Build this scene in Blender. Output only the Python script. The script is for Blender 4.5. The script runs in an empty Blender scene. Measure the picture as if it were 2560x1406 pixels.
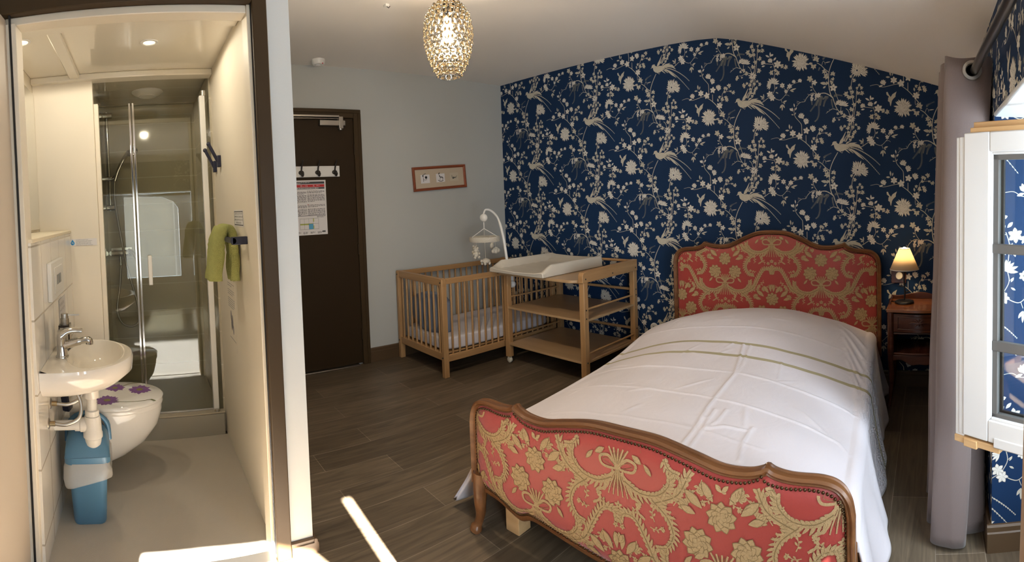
import bpy, bmesh, math, random
from math import sin, cos, pi, radians as R, hypot, atan2, sqrt
from mathutils import Vector, Matrix, noise

random.seed(7)
scene = bpy.context.scene
COL = scene.collection

# ------------------------------------------------------------------ camera
F_U, F_V, Y0 = 1258.0, 1249.1, -164.54
cam_d = bpy.data.cameras.new('camera')
cam = bpy.data.objects.new('camera', cam_d)
COL.objects.link(cam)
cam_d.type = 'PANO'
_c = cam_d if hasattr(cam_d, 'panorama_type') else cam_d.cycles
_c.panorama_type = 'CENTRAL_CYLINDRICAL'
_c.central_cylindrical_range_u_min = -1280 / F_U
_c.central_cylindrical_range_u_max = 1280 / F_U
_c.central_cylindrical_range_v_min = -(703 - Y0) / F_V
_c.central_cylindrical_range_v_max = (703 + Y0) / F_V
_c.central_cylindrical_radius = 1.0
cam_d.clip_start = 0.02
_rw = Matrix.Rotation(0.8308, 3, 'Z') @ Matrix.Rotation(-0.0332, 3, 'X') @ Matrix.Rotation(0.0351, 3, 'Y')
_m = (_rw @ Matrix.Rotation(pi / 2, 3, 'X')).to_4x4()
_m.translation = (3.7585, -3.3371, 1.3222)
cam.matrix_world = _m
scene.camera = cam

# ------------------------------------------------------------------ sky, sun, daylight, exposure
scene.view_settings.view_transform = 'Standard'
scene.view_settings.look = 'None'
scene.view_settings.gamma = 1.0
scene.view_settings.use_curve_mapping = False
scene.view_settings.exposure = 0.8
scene.cycles.use_denoising = True
scene.cycles.caustics_reflective = False
scene.cycles.caustics_refractive = False
scene.cycles.sample_clamp_indirect = 6.0
scene.cycles.max_bounces = 10
scene.cycles.diffuse_bounces = 6
scene.cycles.glossy_bounces = 5
scene.cycles.transmission_bounces = 8
scene.cycles.transparent_max_bounces = 16

w = bpy.data.worlds.new('sky'); scene.world = w; w.use_nodes = True
bg = w.node_tree.nodes['Background']
bg.inputs[0].default_value = (0.79, 0.90, 1.0, 1)
bg.inputs[1].default_value = 10.5

sun_d = bpy.data.lights.new('sun', 'SUN'); sun_d.energy = 160.0; sun_d.angle = R(0.6); sun_d.color = (1.0, 0.95, 0.87)
sun = bpy.data.objects.new('sun', sun_d); COL.objects.link(sun)
SUN_DIR = Vector((-1.0, 0.055, -0.60)).normalized()
sun.rotation_euler = SUN_DIR.to_track_quat('-Z', 'Y').to_euler()
sun.location = (8, -3, 5)

def area_light(name, loc, direction, sx, sy, energy, color, portal=False):
    d = bpy.data.lights.new(name, 'AREA'); d.shape = 'RECTANGLE'; d.size = sx; d.size_y = sy
    d.energy = energy; d.color = color
    if portal: d.cycles.is_portal = True
    o = bpy.data.objects.new(name, d); COL.objects.link(o)
    o.location = loc
    o.rotation_euler = Vector(direction).to_track_quat('-Z', 'Y').to_euler()
    return o
area_light('daylight_portal', (4.42, -2.9, 1.03), (-1, 0, 0), 2.35, 1.08, 1.0, (1, 1, 1), True)

# ------------------------------------------------------------------ node materials
def nt_new(name):
    m = bpy.data.materials.new(name); m.use_nodes = True
    nt = m.node_tree
    return m, nt, nt.nodes['Principled BSDF']

def setp(b, **kw):
    names = dict(rough='Roughness', metal='Metallic', spec='Specular IOR Level', trans='Transmission Weight', ior='IOR',
                 sheen='Sheen Weight', coat='Coat Weight', alpha='Alpha', emis='Emission Strength', sss='Subsurface Weight')
    for k, v in kw.items(): b.inputs[names[k]].default_value = v

def plain(name, col, rough=0.5, bump=0.0, bscale=60, var=0.0, vscale=6, **kw):
    """flat colour with procedural mottling and a fine bump"""
    m, nt, b = nt_new(name)
    b.inputs['Base Color'].default_value = (*col, 1)
    setp(b, rough=rough, **kw)
    tc = nt.nodes.new('ShaderNodeTexCoord')
    if var:
        n = nt.nodes.new('ShaderNodeTexNoise'); n.inputs['Scale'].default_value = vscale; n.inputs['Detail'].default_value = 4
        nt.links.new(tc.outputs['Object'], n.inputs['Vector'])
        mx = nt.nodes.new('ShaderNodeMix'); mx.data_type = 'RGBA'
        mx.inputs[6].default_value = (*[c * (1 - var) for c in col], 1)
        mx.inputs[7].default_value = (*[min(1, c * (1 + var)) for c in col], 1)
        nt.links.new(n.outputs['Fac'], mx.inputs[0]); nt.links.new(mx.outputs[2], b.inputs['Base Color'])
    if bump:
        n2 = nt.nodes.new('ShaderNodeTexNoise'); n2.inputs['Scale'].default_value = bscale; n2.inputs['Detail'].default_value = 3
        nt.links.new(tc.outputs['Object'], n2.inputs['Vector'])
        bp = nt.nodes.new('ShaderNodeBump'); bp.inputs['Strength'].default_value = bump; bp.inputs['Distance'].default_value = 0.01
        nt.links.new(n2.outputs['Fac'], bp.inputs['Height']); nt.links.new(bp.outputs['Normal'], b.inputs['Normal'])
    return m

def wood(name, c1, c2, axis='Z', scale=1.0, rough=0.4, coat=0.0):
    m, nt, b = nt_new(name)
    tc = nt.nodes.new('ShaderNodeTexCoord'); mp = nt.nodes.new('ShaderNodeMapping')
    s = [28 * scale] * 3; s['XYZ'.index(axis)] = 1.6 * scale
    mp.inputs['Scale'].default_value = s
    nt.links.new(tc.outputs['Object'], mp.inputs['Vector'])
    n = nt.nodes.new('ShaderNodeTexNoise'); n.inputs['Scale'].default_value = 1.0; n.inputs['Detail'].default_value = 6; n.inputs['Distortion'].default_value = 0.6
    nt.links.new(mp.outputs['Vector'], n.inputs['Vector'])
    r = nt.nodes.new('ShaderNodeValToRGB'); r.color_ramp.elements[0].position = 0.32; r.color_ramp.elements[1].position = 0.68
    r.color_ramp.elements[0].color = (*c1, 1); r.color_ramp.elements[1].color = (*c2, 1)
    nt.links.new(n.outputs['Fac'], r.inputs[0]); nt.links.new(r.outputs[0], b.inputs['Base Color'])
    setp(b, rough=rough, coat=coat)
    return m

def glass_thin(name, tint, refl_rough=0.0, ior=1.5, face=0.02, gain=1.0):
    """thin clear pane: mostly see-through, mirror at grazing angles"""
    m, nt, b = nt_new(name)
    nt.nodes.remove(b)
    out = nt.nodes['Material Output']
    tr = nt.nodes.new('ShaderNodeBsdfTransparent'); tr.inputs[0].default_value = (*tint, 1)
    gl = nt.nodes.new('ShaderNodeBsdfGlossy'); gl.inputs['Roughness'].default_value = refl_rough
    fr = nt.nodes.new('ShaderNodeFresnel'); ge = nt.nodes.new('ShaderNodeNewGeometry')
    im = nt.nodes.new('ShaderNodeMath'); im.operation = 'MULTIPLY_ADD'; im.inputs[1].default_value = 1 / ior - ior; im.inputs[2].default_value = ior
    nt.links.new(ge.outputs['Backfacing'], im.inputs[0]); nt.links.new(im.outputs[0], fr.inputs['IOR'])
    ma = nt.nodes.new('ShaderNodeMath'); ma.operation = 'MULTIPLY_ADD'; ma.use_clamp = True
    ma.inputs[1].default_value = gain; ma.inputs[2].default_value = face
    mx = nt.nodes.new('ShaderNodeMixShader')
    nt.links.new(fr.outputs[0], ma.inputs[0]); nt.links.new(ma.outputs[0], mx.inputs[0])
    nt.links.new(tr.outputs[0], mx.inputs[1]); nt.links.new(gl.outputs[0], mx.inputs[2])
    nt.links.new(mx.outputs[0], out.inputs['Surface'])
    return m

def emit(name, col, strength):
    m, nt, b = nt_new(name)
    b.inputs['Base Color'].default_value = (*col, 1)
    b.inputs['Emission Color'].default_value = (*col, 1); b.inputs['Emission Strength'].default_value = strength
    return m

def floor_planks(name):
    m, nt, b = nt_new(name)
    N = nt.nodes.new; L = nt.links.new
    tc = N('ShaderNodeTexCoord'); mp = N('ShaderNodeMapping')
    mp.inputs['Rotation'].default_value = (0, 0, pi / 2); mp.inputs['Location'].default_value = (0.26, 0.0, 0)
    L(tc.outputs['Object'], mp.inputs['Vector'])
    br = N('ShaderNodeTexBrick'); br.offset = 0.37; br.offset_frequency = 2; br.squash = 1.0
    br.inputs['Color1'].default_value = (0.104, 0.078, 0.053, 1); br.inputs['Color2'].default_value = (0.165, 0.127, 0.088, 1)
    br.inputs['Mortar'].default_value = (0.27, 0.225, 0.175, 1)
    br.inputs['Scale'].default_value = 1.0; br.inputs['Mortar Size'].default_value = 0.0016; br.inputs['Mortar Smooth'].default_value = 0.3
    br.inputs['Bias'].default_value = 0.0; br.inputs['Brick Width'].default_value = 0.92; br.inputs['Row Height'].default_value = 0.18
    L(mp.outputs['Vector'], br.inputs['Vector'])
    mp2 = N('ShaderNodeMapping'); mp2.inputs['Scale'].default_value = (34, 2.6, 1)
    L(tc.outputs['Object'], mp2.inputs['Vector'])
    n = N('ShaderNodeTexNoise'); n.inputs['Scale'].default_value = 1.0; n.inputs['Detail'].default_value = 7; n.inputs['Distortion'].default_value = 1.4
    L(mp2.outputs['Vector'], n.inputs['Vector'])
    r = N('ShaderNodeValToRGB'); r.color_ramp.elements[0].position = 0.3; r.color_ramp.elements[1].position = 0.72
    r.color_ramp.elements[0].color = (0.62, 0.62, 0.60, 1); r.color_ramp.elements[1].color = (1.22, 1.20, 1.16, 1)
    L(n.outputs['Fac'], r.inputs[0])
    n3 = N('ShaderNodeTexNoise'); n3.inputs['Scale'].default_value = 2.2; n3.inputs['Detail'].default_value = 3
    L(tc.outputs['Object'], n3.inputs['Vector'])
    r3 = N('ShaderNodeValToRGB'); r3.color_ramp.elements[0].color = (0.86, 0.86, 0.86, 1); r3.color_ramp.elements[1].color = (1.12, 1.12, 1.12, 1)
    L(n3.outputs['Fac'], r3.inputs[0])
    mx = N('ShaderNodeMix'); mx.data_type = 'RGBA'; mx.blend_type = 'MULTIPLY'; mx.inputs[0].default_value = 1.0
    L(br.outputs['Color'], mx.inputs[6]); L(r.outputs[0], mx.inputs[7])
    mx2 = N('ShaderNodeMix'); mx2.data_type = 'RGBA'; mx2.blend_type = 'MULTIPLY'; mx2.inputs[0].default_value = 1.0
    L(mx.outputs[2], mx2.inputs[6]); L(r3.outputs[0], mx2.inputs[7])
    L(mx2.outputs[2], b.inputs['Base Color'])
    setp(b, rough=0.42, spec=0.35)
    bp = N('ShaderNodeBump'); bp.inputs['Strength'].default_value = 0.08; bp.inputs['Distance'].default_value = 0.005
    L(n.outputs['Fac'], bp.inputs['Height']); L(bp.outputs['Normal'], b.inputs['Normal'])
    return m

def tiles(name, col, grout, w, h, rot, rough=0.08, loc=(0, 0, 0), offset=0.0, mortar=0.004):
    m, nt, b = nt_new(name); N = nt.nodes.new; L = nt.links.new
    tc = N('ShaderNodeTexCoord'); mp = N('ShaderNodeMapping'); mp.inputs['Rotation'].default_value = rot; mp.inputs['Location'].default_value = loc
    L(tc.outputs['Object'], mp.inputs['Vector'])
    br = N('ShaderNodeTexBrick'); br.offset = offset
    br.inputs['Color1'].default_value = (*col, 1); br.inputs['Color2'].default_value = (*[c * .985 for c in col], 1); br.inputs['Mortar'].default_value = (*grout, 1)
    br.inputs['Scale'].default_value = 1; br.inputs['Mortar Size'].default_value = mortar; br.inputs['Mortar Smooth'].default_value = 0.2
    br.inputs['Brick Width'].default_value = w; br.inputs['Row Height'].default_value = h
    L(mp.outputs['Vector'], br.inputs['Vector']); L(br.outputs['Color'], b.inputs['Base Color'])
    setp(b, rough=rough)
    bp = N('ShaderNodeBump'); bp.invert = True; bp.inputs['Strength'].default_value = 0.4; bp.inputs['Distance'].default_value = 0.004
    n = N('ShaderNodeTexNoise'); n.inputs['Scale'].default_value = 5
    L(tc.outputs['Object'], n.inputs['Vector'])
    ad = N('ShaderNodeMath'); ad.operation = 'MULTIPLY_ADD'; ad.inputs[1].default_value = 0.25
    L(n.outputs['Fac'], ad.inputs[0]); L(br.outputs['Fac'], ad.inputs[2])
    L(ad.outputs[0], bp.inputs['Height']); L(bp.outputs['Normal'], b.inputs['Normal'])
    return m

M = {}
M['ceiling'] = plain('ceiling_paint', (0.86, 0.82, 0.775), 0.9, 0.05, 90)
M['grey_wall'] = plain('grey_paint', (0.47, 0.48, 0.46), 0.85, 0.05, 120)
M['white_wall'] = plain('white_paint', (0.66, 0.69, 0.70), 0.8, 0.04, 120)
M['navy'] = plain('navy_wallpaper', (0.0065, 0.027, 0.080), 0.65, 0.03, 300, spec=0.2)
M['cream_print'] = plain('cream_print', (0.52, 0.49, 0.41), 0.6, var=0.14, vscale=45)
M['white_print'] = plain('white_print', (0.68, 0.655, 0.60), 0.6, var=0.14, vscale=60)
M['grey_print'] = plain('grey_print', (0.17, 0.175, 0.16), 0.6)
M['shade_print'] = plain('shade_print', (0.20, 0.185, 0.155), 0.6)
M['floor'] = floor_planks('plank_floor')
M['bath_floor'] = plain('bath_vinyl', (0.45, 0.405, 0.34), 0.35, 0.15, 260, var=0.04, vscale=3)
M['light_block'] = plain('light_block', (0.20, 0.18, 0.15), 0.9)  # for the unseen light-blocking boxes added outside
M['door_leaf'] = plain('beige_door_leaf', (0.50, 0.43, 0.35), 0.5)
M['brown_paint'] = plain('brown_paint', (0.048, 0.029, 0.012), 0.5, 0.02, 40, spec=0.25)
M['door_brown'] = plain('door_brown', (0.026, 0.0145, 0.005), 0.55, 0.02, 40, spec=0.2)
M['brown_base'] = plain('brown_baseboard', (0.085, 0.050, 0.024), 0.45)
M['bath_panel'] = plain('bath_panel', (0.77, 0.705, 0.59), 0.5, var=0.02)
M['bath_ceiling'] = plain('bath_gloss_ceiling', (0.78, 0.73, 0.63), 0.12)
M['ledge'] = plain('ledge_plaster', (0.76, 0.68, 0.52), 0.5)
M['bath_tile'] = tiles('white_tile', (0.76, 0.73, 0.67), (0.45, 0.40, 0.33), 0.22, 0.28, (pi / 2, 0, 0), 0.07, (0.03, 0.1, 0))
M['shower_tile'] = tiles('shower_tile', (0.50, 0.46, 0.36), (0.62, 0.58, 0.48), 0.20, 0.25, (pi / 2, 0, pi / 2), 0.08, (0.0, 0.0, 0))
M['beech'] = wood('beech_wood', (0.36, 0.20, 0.085), (0.46, 0.275, 0.125), 'Z', 1.0, 0.4)
M['beech_x'] = wood('beech_wood_x', (0.36, 0.20, 0.085), (0.46, 0.275, 0.125), 'X', 1.0, 0.4)
M['beech_y'] = wood('beech_wood_y', (0.36, 0.20, 0.085), (0.46, 0.275, 0.125), 'Y', 1.0, 0.4)
M['beech_panel'] = wood('beech_panel', (0.40, 0.26, 0.135), (0.46, 0.305, 0.165), 'X', 0.6, 0.32)
M['dark_walnut'] = wood('bed_wood', (0.125, 0.048, 0.016), (0.23, 0.098, 0.036), 'X', 0.7, 0.33, 0.15)
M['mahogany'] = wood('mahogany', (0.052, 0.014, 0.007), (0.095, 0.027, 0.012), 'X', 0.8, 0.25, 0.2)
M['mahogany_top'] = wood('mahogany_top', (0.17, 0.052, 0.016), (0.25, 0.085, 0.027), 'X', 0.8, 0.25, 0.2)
M['pine'] = wood('raw_pine', (0.55, 0.33, 0.15), (0.66, 0.42, 0.20), 'X', 0.8, 0.6)
M['nail'] = plain('bronze_nail', (0.10, 0.060, 0.032), 0.32, metal=1.0)
M['red_fabric'] = plain('red_damask', (0.345, 0.038, 0.030), 0.42, 0.15, 700, sheen=0.3)
M['gold_fabric'] = plain('gold_weave', (0.45, 0.305, 0.150), 0.7, 0.5, 420, var=0.18, vscale=160)
M['olive_fabric'] = plain('olive_weave', (0.24, 0.155, 0.065), 0.75, 0.4, 420)
M['white_plastic'] = plain('white_plastic', (0.78, 0.77, 0.74), 0.35)
M['cream_plastic'] = plain('cream_plastic', (0.70, 0.66, 0.56), 0.4)
M['pad'] = plain('pad_vinyl', (0.68, 0.63, 0.54), 0.38, 0.03, 30)
M['crib_sheet'] = plain('crib_sheet', (0.62, 0.60, 0.64), 0.85, 0.2, 14)
M['grey_blue'] = plain('grey_blue_cloth', (0.20, 0.245, 0.34), 0.85, 0.4, 16)
M['plush'] = plain('plush', (0.62, 0.58, 0.50), 0.95, 0.5, 200)
M['chrome'] = plain('chrome', (0.62, 0.60, 0.57), 0.12, metal=1.0)
M['steel'] = plain('brushed_steel', (0.45, 0.42, 0.38), 0.35, metal=1.0)
M['brass'] = plain('old_brass', (0.40, 0.31, 0.18), 0.35, metal=1.0)
M['dark_metal'] = plain('dark_bronze', (0.030, 0.024, 0.020), 0.45, metal=0.3)
M['black'] = plain('black', (0.008, 0.008, 0.009), 0.4)
M['navy_metal'] = plain('dark_navy_hook', (0.010, 0.012, 0.035), 0.4)
M['porcelain'] = plain('porcelain', (0.80, 0.78, 0.75), 0.06, coat=0.3)
M['basin_inner'] = plain('basin_porcelain', (0.78, 0.72, 0.62), 0.06, coat=0.3)
M['bin_blue'] = plain('bin_blue', (0.075, 0.19, 0.32), 0.38)
M['grey_plastic'] = plain('grey_plastic', (0.30, 0.30, 0.29), 0.4)
M['soap'] = plain('soap_bottle', (0.028, 0.018, 0.012), 0.15)
M['soap_label'] = plain('soap_label', (0.55, 0.50, 0.42), 0.5)
M['towel'] = plain('green_towel', (0.44, 0.46, 0.155), 0.95, 0.9, 330, var=0.12, vscale=60)
M['purple'] = plain('purple_petal', (0.20, 0.09, 0.27), 0.6, var=0.4, vscale=90)
M['petal_heart'] = plain('petal_heart', (0.22, 0.20, 0.07), 0.6)
M['stem_green'] = plain('stem_green', (0.16, 0.17, 0.06), 0.6)
M['paper'] = plain('paper', (0.72, 0.70, 0.70), 0.7)
M['ink'] = plain('ink', (0.05, 0.05, 0.055), 0.7)
M['ink_soft'] = plain('ink_soft', (0.28, 0.27, 0.28), 0.7)
M['red_ink'] = plain('red_ink', (0.50, 0.020, 0.025), 0.6)
M['blue_ink'] = plain('blue_ink', (0.02, 0.24, 0.55), 0.5)
M['plan_blue'] = plain('plan_blue', (0.10, 0.38, 0.62), 0.6)
M['plan_green'] = plain('plan_green', (0.45, 0.48, 0.12), 0.6)
M['cherry'] = wood('cherry_frame', (0.20, 0.045, 0.018), (0.30, 0.080, 0.030), 'Y', 1, 0.3)
M['mat_board'] = plain('mat_board', (0.52, 0.43, 0.32), 0.8)
M['sash_white'] = plain('sash_white', (0.70, 0.69, 0.68), 0.35)
M['seal'] = plain('grey_seal_shaded_bar', (0.11, 0.105, 0.10), 0.6)
M['black_seal'] = plain('black_seal', (0.012, 0.012, 0.013), 0.4)
M['curtain'] = plain('mauve_curtain', (0.172, 0.130, 0.120), 0.6, 0.08, 220, sheen=0.2)
M['curtain2'] = plain('brown_curtain', (0.36, 0.25, 0.17), 0.7, 0.08, 220)
M['rod'] = plain('dark_nickel_rod', (0.20, 0.19, 0.18), 0.3, metal=1.0)
M['shower_glass'] = glass_thin('shower_glass', (0.90, 0.90, 0.84), 0.0, 1.55, 0.02, 1.0)
M['pane'] = glass_thin('window_pane', (0.93, 0.97, 0.98), 0.0, 1.5, 0.01, 1.0)
M['mirror'] = plain('mirror', (0.86, 0.86, 0.82), 0.02, metal=1.0)
M['spot_emit'] = emit('spot_glow', (1.0, 0.80, 0.48), 2.5)
M['bulb_emit'] = emit('bulb_glow', (1.0, 0.86, 0.62), 14.0)
M['lampbulb_emit'] = emit('lamp_bulb_glow', (1.0, 0.80, 0.50), 8.0)

def crystal():
    m, nt, b = nt_new('amber_crystal')
    b.inputs['Base Color'].default_value = (0.92, 0.74, 0.47, 1)
    setp(b, rough=0.02, trans=1.0, ior=1.42)
    return m
M['crystal'] = crystal()

def shade_mat():
    m, nt, b = nt_new('lamp_shade_cloth'); out = nt.nodes['Material Output']
    b.inputs['Base Color'].default_value = (0.72, 0.64, 0.52, 1); setp(b, rough=0.9)
    tl = nt.nodes.new('ShaderNodeBsdfTranslucent'); tl.inputs[0].default_value = (0.92, 0.78, 0.56, 1)
    mx = nt.nodes.new('ShaderNodeMixShader'); mx.inputs[0].default_value = 0.6
    nt.links.new(b.outputs[0], mx.inputs[1]); nt.links.new(tl.outputs[0], mx.inputs[2]); nt.links.new(mx.outputs[0], out.inputs['Surface'])
    return m
M['shade'] = shade_mat()

def liner_mat():
    m, nt, b = nt_new('bin_liner_film'); out = nt.nodes['Material Output']
    b.inputs['Base Color'].default_value = (0.75, 0.75, 0.74, 1); setp(b, rough=0.25)
    tr = nt.nodes.new('ShaderNodeBsdfTransparent'); mx = nt.nodes.new('ShaderNodeMixShader'); mx.inputs[0].default_value = 0.5
    n = nt.nodes.new('ShaderNodeTexNoise'); n.inputs['Scale'].default_value = 26; n.inputs['Distortion'].default_value = 1.5
    bp = nt.nodes.new('ShaderNodeBump'); bp.inputs['Strength'].default_value = 0.8
    nt.links.new(n.outputs['Fac'], bp.inputs['Height']); nt.links.new(bp.outputs['Normal'], b.inputs['Normal'])
    nt.links.new(b.outputs[0], mx.inputs[1]); nt.links.new(tr.outputs[0], mx.inputs[2]); nt.links.new(mx.outputs[0], out.inputs['Surface'])
    return m
M['liner'] = liner_mat()

def duvet_mat():
    m, nt, b = nt_new('white_duvet'); N = nt.nodes.new; L = nt.links.new
    tc = N('ShaderNodeTexCoord'); sx = N('ShaderNodeSeparateXYZ'); L(tc.outputs['UV'], sx.inputs[0])
    def band(c, wd):
        a = N('ShaderNodeMath'); a.operation = 'SUBTRACT'; a.inputs[1].default_value = c; L(sx.outputs['Y'], a.inputs[0])
        d = N('ShaderNodeMath'); d.operation = 'ABSOLUTE'; L(a.outputs[0], d.inputs[0])
        e = N('ShaderNodeMath'); e.operation = 'LESS_THAN'; e.inputs[1].default_value = wd; L(d.outputs[0], e.inputs[0]); return e
    b1 = band(STRIPE1, 0.0125); b2 = band(STRIPE2, 0.0135)
    ad = N('ShaderNodeMath'); ad.operation = 'ADD'; ad.use_clamp = True; L(b1.outputs[0], ad.inputs[0]); L(b2.outputs[0], ad.inputs[1])
    mx = N('ShaderNodeMix'); mx.data_type = 'RGBA'
    mx.inputs[6].default_value = (0.73, 0.69, 0.73, 1); mx.inputs[7].default_value = (0.40, 0.35, 0.20, 1)
    L(ad.outputs[0], mx.inputs[0]); L(mx.outputs[2], b.inputs['Base Color'])
    setp(b, rough=0.75, sheen=0.15)
    n = N('ShaderNodeTexNoise'); n.inputs['Scale'].default_value = 9; n.inputs['Detail'].default_value = 5; n.inputs['Distortion'].default_value = 0.8
    L(tc.outputs['Object'], n.inputs['Vector'])
    bp = N('ShaderNodeBump'); bp.inputs['Strength'].default_value = 0.15; bp.inputs['Distance'].default_value = 0.02
    L(n.outputs['Fac'], bp.inputs['Height']); L(bp.outputs['Normal'], b.inputs['Normal'])
    return m
STRIPE1, STRIPE2 = 0.0, 0.0   # set where the duvet is built

# ------------------------------------------------------------------ mesh helpers
class MB:
    def __init__(self): self.v = []; self.f = []; self.mi = []; self.uv = None
    def add(self, verts, faces, mat=0):
        o = len(self.v); self.v += [tuple(p) for p in verts]
        self.f += [tuple(i + o for i in f) for f in faces]; self.mi += [mat] * len(faces); return self
    def box(self, x0, y0, z0, x1, y1, z1, mat=0, M4=None):
        vs = [Vector((x, y, z)) for x in (x0, x1) for y in (y0, y1) for z in (z0, z1)]
        if M4 is not None: vs = [M4 @ p for p in vs]
        return self.add(vs, [(0, 1, 3, 2), (4, 6, 7, 5), (0, 4, 5, 1), (2, 3, 7, 6), (0, 2, 6, 4), (1, 5, 7, 3)], mat)
    def bar(self, a, b, w, h, up=(0, 0, 1), mat=0):
        """rectangular bar between two points: w across, h along up"""
        a, b = Vector(a), Vector(b); d = (b - a).normalized(); u = Vector(up)
        s = d.cross(u)
        if s.length < 1e-5: s = d.cross(Vector((1, 0, 0)))
        s.normalize(); u = s.cross(d).normalized()
        vs = [p + s * i * w / 2 + u * j * h / 2 for p in (a, b) for i, j in ((-1, -1), (1, -1), (1, 1), (-1, 1))]
        return self.add(vs, [(0, 3, 2, 1), (4, 5, 6, 7), (0, 1, 5, 4), (1, 2, 6, 5), (2, 3, 7, 6), (3, 0, 4, 7)], mat)
    def tube(self, pts, r, n=10, mat=0, cap=True, flat=1.0):
        pts = [Vector(p) for p in pts]; k = len(pts); rs = r if isinstance(r, (list, tuple)) else [r] * k
        up = None; rings = []
        for i, p in enumerate(pts):
            d = (pts[min(i + 1, k - 1)] - pts[max(i - 1, 0)]).normalized()
            if up is None:
                up = d.orthogonal().normalized()
            else:
                up = (up - d * up.dot(d)); up = up.normalized() if up.length > 1e-6 else d.orthogonal().normalized()
            s = d.cross(up)
            rings.append([p + (up * cos(2 * pi * j / n) + s * flat * sin(2 * pi * j / n)) * rs[i] for j in range(n)])
        vs = [q for rg in rings for q in rg]; fs = []
        for i in range(k - 1):
            for j in range(n):
                a = i * n + j; b = i * n + (j + 1) % n; fs.append((a, b, b + n, a + n))
        if cap: fs.append(tuple(range(n - 1, -1, -1))); fs.append(tuple((k - 1) * n + j for j in range(n)))
        return self.add(vs, fs, mat)
    def lathe(self, prof, n=24, mat=0, c=(0, 0, 0), sx=1.0, sy=1.0, M4=None, cap=True):
        """prof: list of (r, z)"""
        vs = []; fs = []; k = len(prof)
        for r, z in prof:
            for j in range(n):
                a = 2 * pi * j / n; p = Vector((c[0] + r * sx * cos(a), c[1] + r * sy * sin(a), c[2] + z)); vs.append(M4 @ p if M4 is not None else p)
        for i in range(k - 1):
            for j in range(n):
                a = i * n + j; b = i * n + (j + 1) % n; fs.append((a, b, b + n, a + n))
        if cap:
            if prof[0][0] > 1e-5: fs.append(tuple(range(n - 1, -1, -1)))
            if prof[-1][0] > 1e-5: fs.append(tuple((k - 1) * n + j for j in range(n)))
        return self.add(vs, fs, mat)
    def sphere(self, c, r, n=14, mat=0, s=(1, 1, 1), M4=None):
        prof = [(max(1e-6, r * sin(pi * i / n)), -r * cos(pi * i / n)) for i in range(n + 1)]
        m = Matrix.Translation(c) @ Matrix.Diagonal((*s, 1))
        if M4 is not None: m = Matrix.Translation(c) @ M4.to_4x4() @ Matrix.Diagonal((*s, 1))
        return self.lathe(prof, 2 * n, mat, M4=m, cap=False)
    def prism(self, poly, d, mat=0, f=None):
        """poly: 2D outline; f(p2, t) -> 3D with t in 0..1 across the depth"""
        n = len(poly); vs = [f(p, 0) for p in poly] + [f(p, 1) for p in poly]
        fs = [tuple(range(n - 1, -1, -1)), tuple(range(n, 2 * n))] + [(i, (i + 1) % n, n + (i + 1) % n, n + i) for i in range(n)]
        return self.add(vs, fs, mat)
    def sweep(self, path, frame_fn, prof, mat=0, closed=False, cap=True):
        """sweep a closed 2D profile along a path; frame_fn(i) -> (s, u)"""
        k = len(path); n = len(prof); vs = []
        for i, p in enumerate(path):
            s, u = frame_fn(i)
            vs += [Vector(p) + s * a + u * b for a, b in prof]
        fs = []
        for i in range(k - 1 + (1 if closed else 0)):
            for j in range(n):
                a = i * n + j; b = i * n + (j + 1) % n; i2 = ((i + 1) % k) * n
                fs.append((a, b, i2 + (j + 1) % n, i2 + j))
        if cap and not closed: fs.append(tuple(range(n - 1, -1, -1))); fs.append(tuple((k - 1) * n + j for j in range(n)))
        return self.add(vs, fs, mat)
    def grid(self, nu, nv, fn, mat=0, thick=0.0):
        vs = [fn(i / (nu - 1), j / (nv - 1)) for j in range(nv) for i in range(nu)]
        fs = [(j * nu + i, j * nu + i + 1, (j + 1) * nu + i + 1, (j + 1) * nu + i) for j in range(nv - 1) for i in range(nu - 1)]
        return self.add(vs, fs, mat)
    def build(self, name, mats, parent=None, smooth=40, bevel=0.0, seg=2, solid=0.0, sub=0, recalc=True):
        me = bpy.data.meshes.new(name)
        me.from_pydata(self.v, [], self.f)
        if not isinstance(mats, (list, tuple)): mats = [mats]
        for m in mats: me.materials.append(M[m] if isinstance(m, str) else m)
        if len(mats) > 1: me.polygons.foreach_set('material_index', self.mi)
        if recalc:
            bm = bmesh.new(); bm.from_mesh(me); bmesh.ops.recalc_face_normals(bm, faces=bm.faces); bm.to_mesh(me); bm.free()
        me.update()
        o = bpy.data.objects.new(name, me); COL.objects.link(o)
        if parent is not None: o.parent = parent
        if smooth:
            me.shade_smooth()
            try: me.set_sharp_from_angle(angle=R(smooth))
            except Exception: pass
        if solid:
            md = o.modifiers.new('solid', 'SOLIDIFY'); md.thickness = solid; md.offset = 0
        if sub:
            md = o.modifiers.new('sub', 'SUBSURF'); md.levels = sub; md.render_levels = sub
        if bevel:
            md = o.modifiers.new('bevel', 'BEVEL'); md.width = bevel; md.segments = seg; md.limit_method = 'ANGLE'; md.angle_limit = R(40)
        return o

def tag(o, label=None, cat=None, group=None, kind=None):
    if label: o['label'] = label
    if cat: o['category'] = cat
    if group: o['group'] = group
    if kind: o['kind'] = kind
    return o

def thing(name, loc, label, cat, group=None, rz=0.0, kind=None):
    o = bpy.data.objects.new(name, None); COL.objects.link(o); o.empty_display_size = 0.1
    o.location = loc; o.rotation_euler = (0, 0, rz)
    return tag(o, label, cat, group, kind)

def copy_tree(o, parent=None):
    c = o.copy(); COL.objects.link(c)
    if parent is not None: c.parent = parent
    for ch in list(o.children): copy_tree(ch, c)
    return c

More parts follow.
